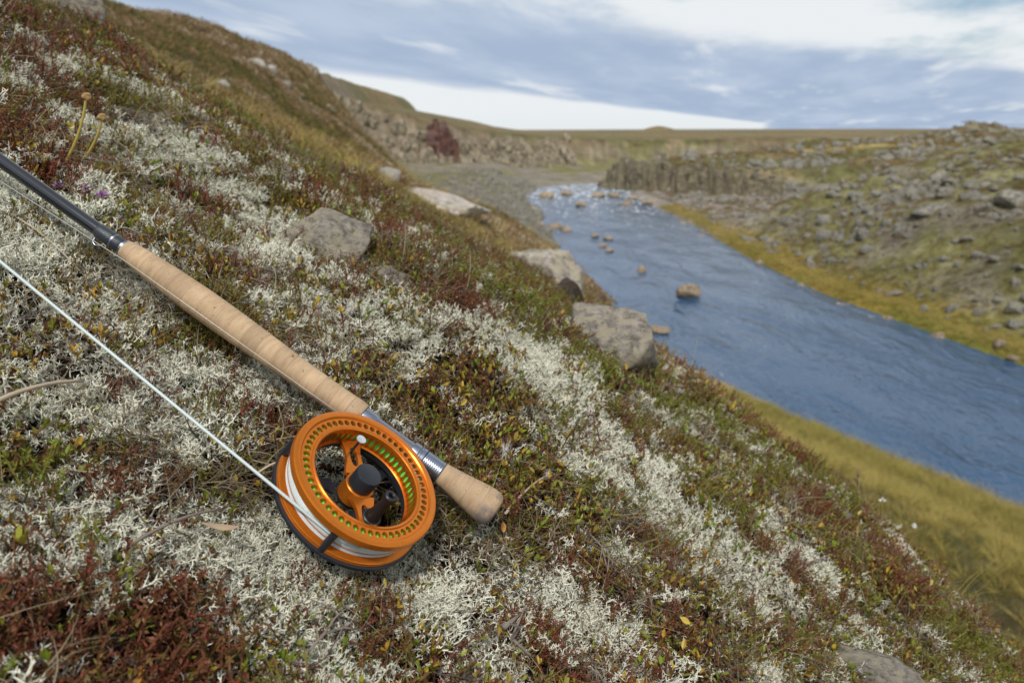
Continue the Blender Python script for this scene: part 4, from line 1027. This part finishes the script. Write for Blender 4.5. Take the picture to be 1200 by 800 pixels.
near_rock(650, 322, 46, 34, 14, 'grey ledge rock at the edge above the river, uphill of the big boulder', name='ledge_rock', rot=.5, sink=.42, depth=1.1, tilt=(0, .6), cuts=12, cat='rock')
near_rock(722, 402, 62, 50, 15, 'big angular grey boulder overhanging the river at the slope edge', rot=.2, sink=.22, depth=.9, tilt=(.1, .45), cuts=12)
near_rock(664, 346, 22, 20, 16, 'dark rock painted as the shaded hollow beside the big edge boulder', name='broken_rock', mat='rock_dark', rot=1.2, sub=3, cuts=14, cat='rock')  # dark rock colour stands in for the shade inside a hollow
near_rock(697, 352, 13, 9, 26, 'small black stone resting on the big edge boulder', name='stone', mat='rock_dark', rot=.2, sub=3, cat='stone')
near_rock(454, 208, 17, 10, 17, 'smooth pale stone at the foot of the grassy hillside', name='stone', mat='rock_pale', cat='stone')
near_rock(82, 12, 27, 24, 18, 'grey outcrop rock sticking out of dark heath high on the slope', name='outcrop_rock', rot=.4, sink=.15, cat='rock')
near_rock(1015, 790, 62, 20, 19, 'flat grey rock breaking through lichen low on the slope', name='flat_rock', rot=-.3, sink=.2, depth=.6, cat='rock')
near_rock(986, 604, 13, 15, 20, 'small pale upright stone at the brow above the grass bank', name='stone', mat='rock_pale', cat='stone', sink=.2)
for i, (px, py, w, h) in enumerate(((966, 772, 11, 7), (948, 783, 9, 7), (985, 768, 8, 6), (957, 795, 10, 7), (975, 788, 7, 5))):
    near_rock(px, py, w, h, 60 + i, 'small broken stone beside the flat grey rock', name='stone_fragment', sub=3, rot=i, cat='stone', group='stone fragments beside the flat rock', sink=.1)
for i, (px, py, w, h) in enumerate(((298, 76, 11, 8), (316, 84, 8, 6), (334, 101, 8, 5), (262, 99, 7, 5), (275, 72, 6, 4), (385, 128, 7, 5), (352, 112, 6, 4), (404, 145, 7, 5))):
    near_rock(px, py, w, h, 80 + i, 'pale stone showing through heath on the upper hillside', name='hillside_stone', sub=3, mat='rock_pale', rot=i * 1.3, cat='stone', group='pale stones on the upper hillside', sink=.15)

# ------------------------------------------------------------------ stones in the river and on the far bank
def on_water(px, py): r = ray(px, py); t = WATER_Z / r[2]; return r * t, t
RS = [rock_mesh('river_rock_%d' % i, 130 + i, 3, (1, 1, 1), 9, .1, M['rock_wet'], .03) for i in range(5)]
def river_rock(px, py, hw, hh, k, label, group=None):
    p, t = on_water(px, py + hh); w, h = hw * t / FPX, hh * t / FPX
    return place_rock('river_rock', RS[k % 5], (p[0], p[1] + w * .5, WATER_Z + h * .55), (w * 1.15, w * .9, h * 1.5), (0, 0, k * 1.1), label, 'rock', group)
river_rock(808, 341, 16, 8, 0, 'largest tan flat-topped rock standing alone in mid river')
river_rock(752, 315, 6, 4, 1, 'small rounded rock in the river upstream of the largest one')
river_rock(774, 386, 13, 4, 2, 'low flat rock awash in the river below the edge boulder')
for i, (px, py, w, h) in enumerate(((681, 239, 7, 3), (650, 265, 11, 3), (630, 262, 9, 3), (664, 268, 7, 2.5), (697, 276, 6, 2), (713, 279, 6, 2), (706, 287, 5, 2), (715, 293, 6, 2), (735, 238, 6, 2.5), (762, 237, 9, 3), (702, 228, 9, 3), (640, 228, 9, 4), (625, 245, 6, 3), (795, 240, 8, 3), (720, 229, 7, 2.5), (664, 226, 9, 3), (742, 231, 7, 2.5))):
    river_rock(px, py, w, h, i, 'small brown stone breaking the riffle upstream', 'stones breaking the upstream riffle')
for i, (px, py, w, h) in enumerate(((822, 277, 10, 5), (890, 306, 6, 4), (988, 357, 10, 5), (1100, 392, 9, 5), (1172, 401, 8, 6), (905, 322, 6, 3), (1040, 372, 7, 4), (1130, 412, 6, 4), (800, 262, 7, 4), (1190, 418, 7, 4), (940, 333, 5, 3))):
    p, t = hit(px, py + h); k = t / FPX
    place_rock('bank_stone', RS[i % 5], p + np.array([0, .1, h * k * .3]), (w * k * 1.1, w * k * .9, h * k * 1.3), (0, 0, i), 'tan stone set in the yellow moss along the far water edge', 'stone', 'stones in the moss along the far water edge')
RB = [rock_mesh('rubble_boulder_%d' % i, 160 + i, 2, (1, .85, .7), 10, .12, M['rock_far'], .05) for i in range(8)]
_n = 0
for i in range(4000):
    y = rng.uniform(19, 62); w = abs(rng.gauss(5.5, 4.5)) + 2.0; x = float(xR_c(y)) + w
    if x / y > .95 or rng.random() > .35 + .65 * (vnoise(np.array([x * .22]), np.array([y * .22]), 77)[0]): continue
    s = .20 * math.exp(rng.gauss(0, .5)) * (1 + .012 * (y - 20)); z = hgt(x, y)
    place_rock('rubble_boulder', RB[rng.randrange(8)], (x, y, z + s * .05), (s * rng.uniform(.85, 1.3), s, s * rng.uniform(.7, 1.1)), (rng.uniform(-.4, .4), rng.uniform(-.4, .4), rng.uniform(0, 6.28)), 'grey basalt boulder in the rubble slope across the river', 'boulder', 'boulders in the rubble across the river')
    _n += 1
    if _n >= 280: break

RO = [rock_mesh('hill_outcrop_%d' % i, 190 + i, 3, (1, .8, .62), 12, .22, M['rock_far'], .09) for i in range(4)]
for i in range(34):
    x = rng.gauss(31, 6.5); y = rng.gauss(41, 7.5)
    if x - float(xR_c(y)) < 6 or y < 24: continue
    s = rng.uniform(.4, 1.15)
    place_rock('rock_outcrop', RO[i % 4], (x, y, hgt(x, y) - s * .22), (s * 1.3, s, s * rng.uniform(.7, 1.1)), (rng.uniform(-.3, .3), rng.uniform(-.3, .3), rng.uniform(0, 6.28)), 'large craggy grey outcrop half buried in the rubble hill across the river', 'rock outcrop', 'craggy outcrops on the rubble hill')
# ------------------------------------------------------------------ cliffs
def prism(mb, x, y, z0, z1, r, n, seed, slant=0.0):
    rr = random.Random(seed); a0 = rr.uniform(0, 6.28); vs = []; lv = [0, .3, .55, .8, 1]
    jig = [(rr.gauss(0, r * .10), rr.gauss(0, r * .10)) for _ in lv]; rs = [rr.uniform(.82, 1.1) for _ in range(n)]
    for li, t in enumerate(lv):
        for k in range(n):
            a = a0 + 2 * math.pi * k / n; q = r * rs[k] * (1.12 - .22 * t)
            vs.append((x + q * math.cos(a) + jig[li][0], y + q * math.sin(a) + jig[li][1] + slant * t, z0 + (z1 - z0) * t + (rr.uniform(-.25, .1) * r if t == 1 else 0)))
    fs = [tuple(4 * n + k for k in range(n))]
    for l in range(4):
        for k in range(n): fs.append((l * n + k, l * n + (k + 1) % n, (l + 1) * n + (k + 1) % n, (l + 1) * n + k))
    mb.add(vs, fs)
cm = MB(); _cx = [13.2, 14.5, 21, 27, 33]; _cy = [103, 101, 87.5, 81, 76.5]
for i in range(110):
    x = 13.4 + 16.5 * (i / 110) + rng.gauss(0, .12); y = float(np.interp(x, _cx, _cy)) + rng.choice((0, 0, .55, -.3)) + .1
    sink = max(0, (x - 24) * .22)
    prism(cm, x, y - .2, -8.1, -4.55 - sink + rng.gauss(0, .45) + .35 * math.sin(x * 1.7) - 1.6 * max(0, 15 - x), rng.uniform(.34, .95), 6, i, .35)
tag(cm.build('basalt_cliff', M['cliff'], attr=False), 'dark columnar basalt cliff standing over the river bend', 'cliff', None, 'structure')
rm = MB()
rc = np.array(at(519, 172, 133.0)); gz = hgt(rc[0], rc[1])
for i in range(26):
    u = (i % 13) / 12 - .5; row = i // 13; x = rc[0] + u * 5.4 + row * .3 + rng.gauss(0, .12); topz = 1.2 - 7.5 * max(0, u - .05) ** 1.0 - 2.5 * max(0, -u - .3) + rng.gauss(0, .35) - row * .8
    y = rc[1] - 1.2 * (1 - abs(u)) - row * 1.0
    prism(rm, x, y, -8.2, topz, rng.uniform(.40, .62), 6, 300 + i, 1.2)
tag(rm.build('red_rock_outcrop', M['cliff_red'], attr=False), 'reddish streaked rock outcrop on the far valley wall', 'rock outcrop')
def crags():
    n = 420; x = NR_.uniform(-46, 14, n); y = yw_c(x) + NR_.uniform(-1, 9, n); z = height(x, y)
    scatter('wall_crags', [bpy.data.objects.new('crag', rock_mesh('crag_%d' % i, 500 + i, 2, (.8, .8, 1.3), 9, .14, M['cliff_pale'], .06)) for i in range(5)], np.stack([x, y, z], 1), np.stack([NR_.normal(0, .12, n), NR_.normal(0, .12, n), NR_.uniform(0, 6.28, n)], 1), np.exp(NR_.normal(0, .4, n)) * .85, NR_.random(n), 'broken brown crags along the far valley wall')
crags()

# ------------------------------------------------------------------ single plants and oddments on the near slope
def toward(px, py, t): return at(px, py, t)
def curve_pts(a, b, sag=(0, 0, 0), n=8):
    a, b, sag = np.array(a), np.array(b), np.array(sag); return [a + (b - a) * t + sag * 4 * t * (1 - t) for t in np.linspace(0, 1, n)]
def seed_stalk(b, tp, label, head=.0042, col='yellow_stem'):
    p, t = hit_near(*b); top = toward(tp[0], tp[1], t * .985); o = empty('seed_stalk', p); tag(o, label, 'plant')
    m = MB(); m.tube([q - p for q in curve_pts(p, top, (.004, 0, 0))], [.0015, .0015, .0014, .0014, .0013, .0012, .0012, .0011], 6); m.build('stem', M[col], o, True, attr=False)
    me = rock_mesh('seed_head', 9, 2, (1, 1, .9), 5, .2, M['seed'], .12); h = bpy.data.objects.new('seed_head', me); h.location = tuple(top - p); h.scale = (head,) * 3; link(h, o)
    return o
seed_stalk((74, 196), (101, 113), 'taller yellow seed stalk with round tan head above the rod')
seed_stalk((96, 190), (119, 137), 'shorter yellow seed stalk with tan head beside the taller one')
def plume(b, tp, label):
    p, t = hit_near(*b); top = toward(tp[0], tp[1], t * .97); o = empty('grass_plume', p); tag(o, label, 'grass'); r = random.Random(b[0])
    pts = [q - p for q in curve_pts(p, top, (.003, 0, 0), 9)]; m = MB(); m.tube(pts, [.0006] * 9, 5); m.build('stem', M['straw_solid'], o, True, attr=False)
    m = MB(); L_ = np.linalg.norm(top - p); ax = unit(top - p)
    for k in range(46):
        f = r.uniform(.72, 1.0); q = (top - p) * f; d = unit(ax + rdir(r, -1) * .8); m.leaf(q, d, rdir(r, -1), L_ * .06 * r.uniform(.6, 1.2), L_ * .014, 0, seg=1)
    m.build('plume', M['plume'], o, attr=False)
plume((467, 318), (475, 262), 'reddish grass plume rising beside the rounded boulder')
plume((320, 200), (331, 168), 'small pinkish grass plume standing uphill of the lichen patch')
plume((543, 352), (551, 296), 'thin dry grass plume in the red heath below the long slab')
plume((1002, 585), (1006, 550), 'fine seed plume at the brow against the grass bank')
def tuft_thing(px, py, L_px, n, label, lean=(.3, 0, 0), mat='grass_solid', wide=.0016):
    p, t = hit_near(px, py); k = t / FPX; r = random.Random(px); m = MB()
    for i in range(n):
        a = r.uniform(0, 6.28); d = unit([math.cos(a) * .45 + lean[0], math.sin(a) * .4 + lean[1], 1 + lean[2]])
        m.blade([r.gauss(0, .004), r.gauss(0, .004), -.004], d, L_px * k * r.uniform(.55, 1.1), wide * r.uniform(.6, 1.2), [lean[0] * r.uniform(.4, 1.4), r.gauss(0, .2), -r.uniform(.1, .5)], r.random(), 6)
    o = m.build('grass_tuft', M[mat]); o.location = tuple(p); return tag(o, label, 'grass')
tuft_thing(1118, 702, 80, 16, 'long arching yellow grass tuft on the brow above the grass bank', (.75, 0, 0))
tuft_thing(832, 748, 62, 14, 'yellow green grass tuft in lichen uphill of the flat rock', (.55, .2, 0))
tuft_thing(62, 545, 55, 14, 'blurred yellow grass tuft in lichen below the fly line', (.15, 0, .2))
tuft_thing(684, 552, 52, 7, 'upright yellow green stems in white lichen right of the end grip', (.05, 0, .8))
tuft_thing(960, 690, 46, 10, 'short green grass tuft beside the crooked grey twig', (.4, 0, 0))
tuft_thing(420, 212, 40, 26, 'pale straw grass tuft at the foot of the hillside by the smooth stone', (.1, 0, .4), 'straw_solid2', .003)
tuft_thing(505, 335, 46, 9, 'thin straw stems between the boulder and red heath', (.15, 0, .6), 'straw_solid2')
def stalk(a, b, label, ra=.0011, da=.97, db=.97, name='dry_stalk', mat='straw_solid', sag=(0, 0, .004)):
    p, t = hit_near(*a); q, t2 = hit_near(*b); p = at(a[0], a[1], t * da); q = at(b[0], b[1], t2 * db); m = MB()
    pts = curve_pts(p, q, sag, 9); m.tube(pts, list(np.linspace(ra, ra * .6, 9)), 6, 0, True)
    tag(m.build(name, M[mat], None, True, attr=False), label, 'stalk')
stalk((592, 602), (641, 557), 'pale dry stalk leaning away from the butt of the end grip', .0013)
stalk((-20, 478), (98, 446), 'thick pale dry stalk lying below the fly line', .0016, .92, .95)
stalk((-10, 163), (86, 200), 'thin dry stalk lying uphill of the black rod blank', .0008)
stalk((20, 255), (96, 320), 'long dry stalk lying between the rod blank and fly line', .0007)
stalk((300, 556), (352, 540), 'short dry stalk poking at the left side of the reel', .0009, .93, .9)
stalk((150, 640), (262, 596), 'brown dry stalk lying in dark red heath below the fly line', .0011, .94, .95, mat='twig_solid')
stalk((560, 540), (640, 548), 'slender grey stalk among the leaves above the end grip', .0006, mat='twig_solid')
def twig_thing(pts, label, ra=.0016):
    P3 = []
    for (x, y) in pts:
        p, t = hit_near(x, y); P3.append(at(x, y, t * .965))
    m = MB(); r = random.Random(pts[0][0]); m.tube(P3, list(np.linspace(ra, ra * .45, len(P3))), 6, 0, True)
    for i in range(1, len(P3) - 1):
        e = P3[i] + np.array([r.gauss(0, .014), r.gauss(0, .008), abs(r.gauss(.01, .006))]); mid = (P3[i] + e) / 2 + np.array([r.gauss(0, .003), 0, .003]); m.tube([P3[i], mid, e], [ra * .6, ra * .45, ra * .25], 5)
    tag(m.build('dead_twig', M['twig_solid'], None, True, attr=False), label, 'twig')
twig_thing([(928, 648), (945, 660), (962, 655), (985, 656), (1004, 645), (1010, 632)], 'crooked grey dead twig on bare peat near the brow')
twig_thing([(590, 735), (612, 718), (600, 748), (622, 768)], 'dark branching heather stem in lichen below the end grip', .0022)
twig_thing([(688, 622), (705, 640), (712, 668), (706, 690)], 'curved grey root twig in the dark hollow right of the end grip', .0011)
twig_thing([(355, 770), (380, 742), (402, 735), (428, 738)], 'pale bent twig on lichen below the reel', .0011)
def leaf_thing(px, py, L_px, ang, label, mat, lift=.93, curl=.3, wide=.5):
    p, t = hit_near(px, py); k = t / FPX; c = p * lift; d = RGT * math.cos(ang) - UPV * math.sin(ang); nrm = unit(-FWD * .8 + UPV * .6)
    w = unit(np.cross(d, nrm)); L_ = L_px * k; vs = []; fs = []; n = 8
    for i in range(n + 1):
        f = i / n; hw = L_ * wide / 2 * math.sin(math.pi * min(.97, max(.03, f))) ** .8
        m_ = d * L_ * (f - .5) + nrm * curl * L_ * (f - .5) ** 2
        vs += [m_ - w * hw + nrm * hw * .45, m_, m_ + w * hw + nrm * hw * .45]
    for i in range(n):
        for j in (0, 1): fs.append((3 * i + j, 3 * i + j + 1, 3 * i + j + 4, 3 * i + j + 3))
    o = mesh_obj('fallen_leaf', vs, fs, M[mat], smooth=True); o.location = tuple(c)
    sm = o.modifiers.new('thickness', 'SOLIDIFY'); sm.thickness = .0002
    tag(o, label, 'leaf')
leaf_thing(262, 618, 40, .1, 'curled tan dead leaf lying in lichen left of the reel', 'leaf_tan', .93, .9, .17)
leaf_thing(803, 727, 13, .6, 'bright yellow leaf in lichen beside the yellow grass tuft', 'leaf_yellow')
leaf_thing(1154, 727, 16, 1.3, 'yellow leaf low on the brow under the arching grass', 'leaf_yellow')
leaf_thing(1176, 728, 20, 1.0, 'pale orange leaf at the outer end of the brow', 'leaf_orange')
leaf_thing(1082, 686, 22, -.5, 'withered yellow leaf at the base of the arching grass', 'leaf_yellow')
leaf_thing(1054, 648, 24, 1.2, 'faded pink leaf standing at the brow near the crooked twig', 'leaf_pink')
leaf_thing(590, 618, 12, 1.5, 'orange leaf just under the end grip', 'leaf_orange', .95)
def feather(px, py, rp, label):
    p, t = hit_near(px, py); c = p * .96; R_ = rp * t / FPX; r = random.Random(px); m = MB()
    for i in range(150):
        d = rdir(r, -.5); m.blade([r.gauss(0, R_ * .12) for _ in range(3)], d, R_ * r.uniform(.6, 1.3), R_ * .035, [r.gauss(0, .3), r.gauss(0, .3), r.gauss(0, .3)], r.random(), 3)
    o = m.build('down_tuft', M['down'], attr=False); o.location = tuple(c); tag(o, label, 'down tuft')
feather(592, 529, 11, 'fluffy grey-white down tuft caught in leaves above the end grip')
feather(642, 556, 6, 'tiny down tuft at the tip of the dry stalk by the end grip')
feather(782, 508, 14, 'fluffy white down tuft on lichen near the brow')
feather(737, 532, 9, 'small down tuft in the white lichen right of the end grip')
feather(411, 360, 11, 'white down tuft on the thick lichen above the cork grip')
feather(690, 487, 12, 'soft white down tuft in lichen below the big edge boulder')
def flower(px, py, rp, label):
    p, t = hit_near(px, py); c = at(px, py, t * .955); R_ = rp * t / FPX; o = empty('thyme_flower', p); r = random.Random(px); tag(o, label, 'flower')
    m = MB(); m.tube(curve_pts(np.zeros(3), c - p, (.001, 0, 0), 5), [.0006] * 5, 5); m.build('stem', M['twig_solid'], o, True, attr=False)
    m = MB()
    for i in range(26):
        d = rdir(r, -.1); m.leaf(c - p + d * R_ * .3, d, rdir(r, -1), R_ * r.uniform(.5, .9), R_ * .4, 0, seg=1)
    m.build('petals', M['purple'], o, attr=False)
flower(120, 231, 8, 'purple thyme flower between the rod blank and white lichen')
flower(68, 219, 6, 'faint purple thyme flower beside the rod blank under seed stalks')
flower(101, 221, 5, 'smallest purple thyme flower between the two other thyme flowers')
def daisy(px, py, bx, by, label):
    p, t = hit_near(bx, by); c = at(px, py, t * .98); o = empty('white_flower', p); tag(o, label, 'flower'); r = random.Random(px)
    m = MB(); m.tube(curve_pts(np.zeros(3), c - p, (.002, 0, 0), 6), [.0006] * 6, 5); m.build('stem', M['yellow_stem'], o, True, attr=False)
    m = MB(); R_ = 5 * t / FPX
    for i in range(14):
        d = rdir(r, -.2); m.leaf(c - p, d, rdir(r, -1), R_ * r.uniform(.7, 1), R_ * .5, 0, seg=1)
    m.build('petals', M['down'], o, attr=False)
daisy(1071, 616, 1064, 640, 'small white flower on a thin stem at the brow')
daisy(1034, 586, 1030, 612, 'tiny white seed flower standing against the grass bank')
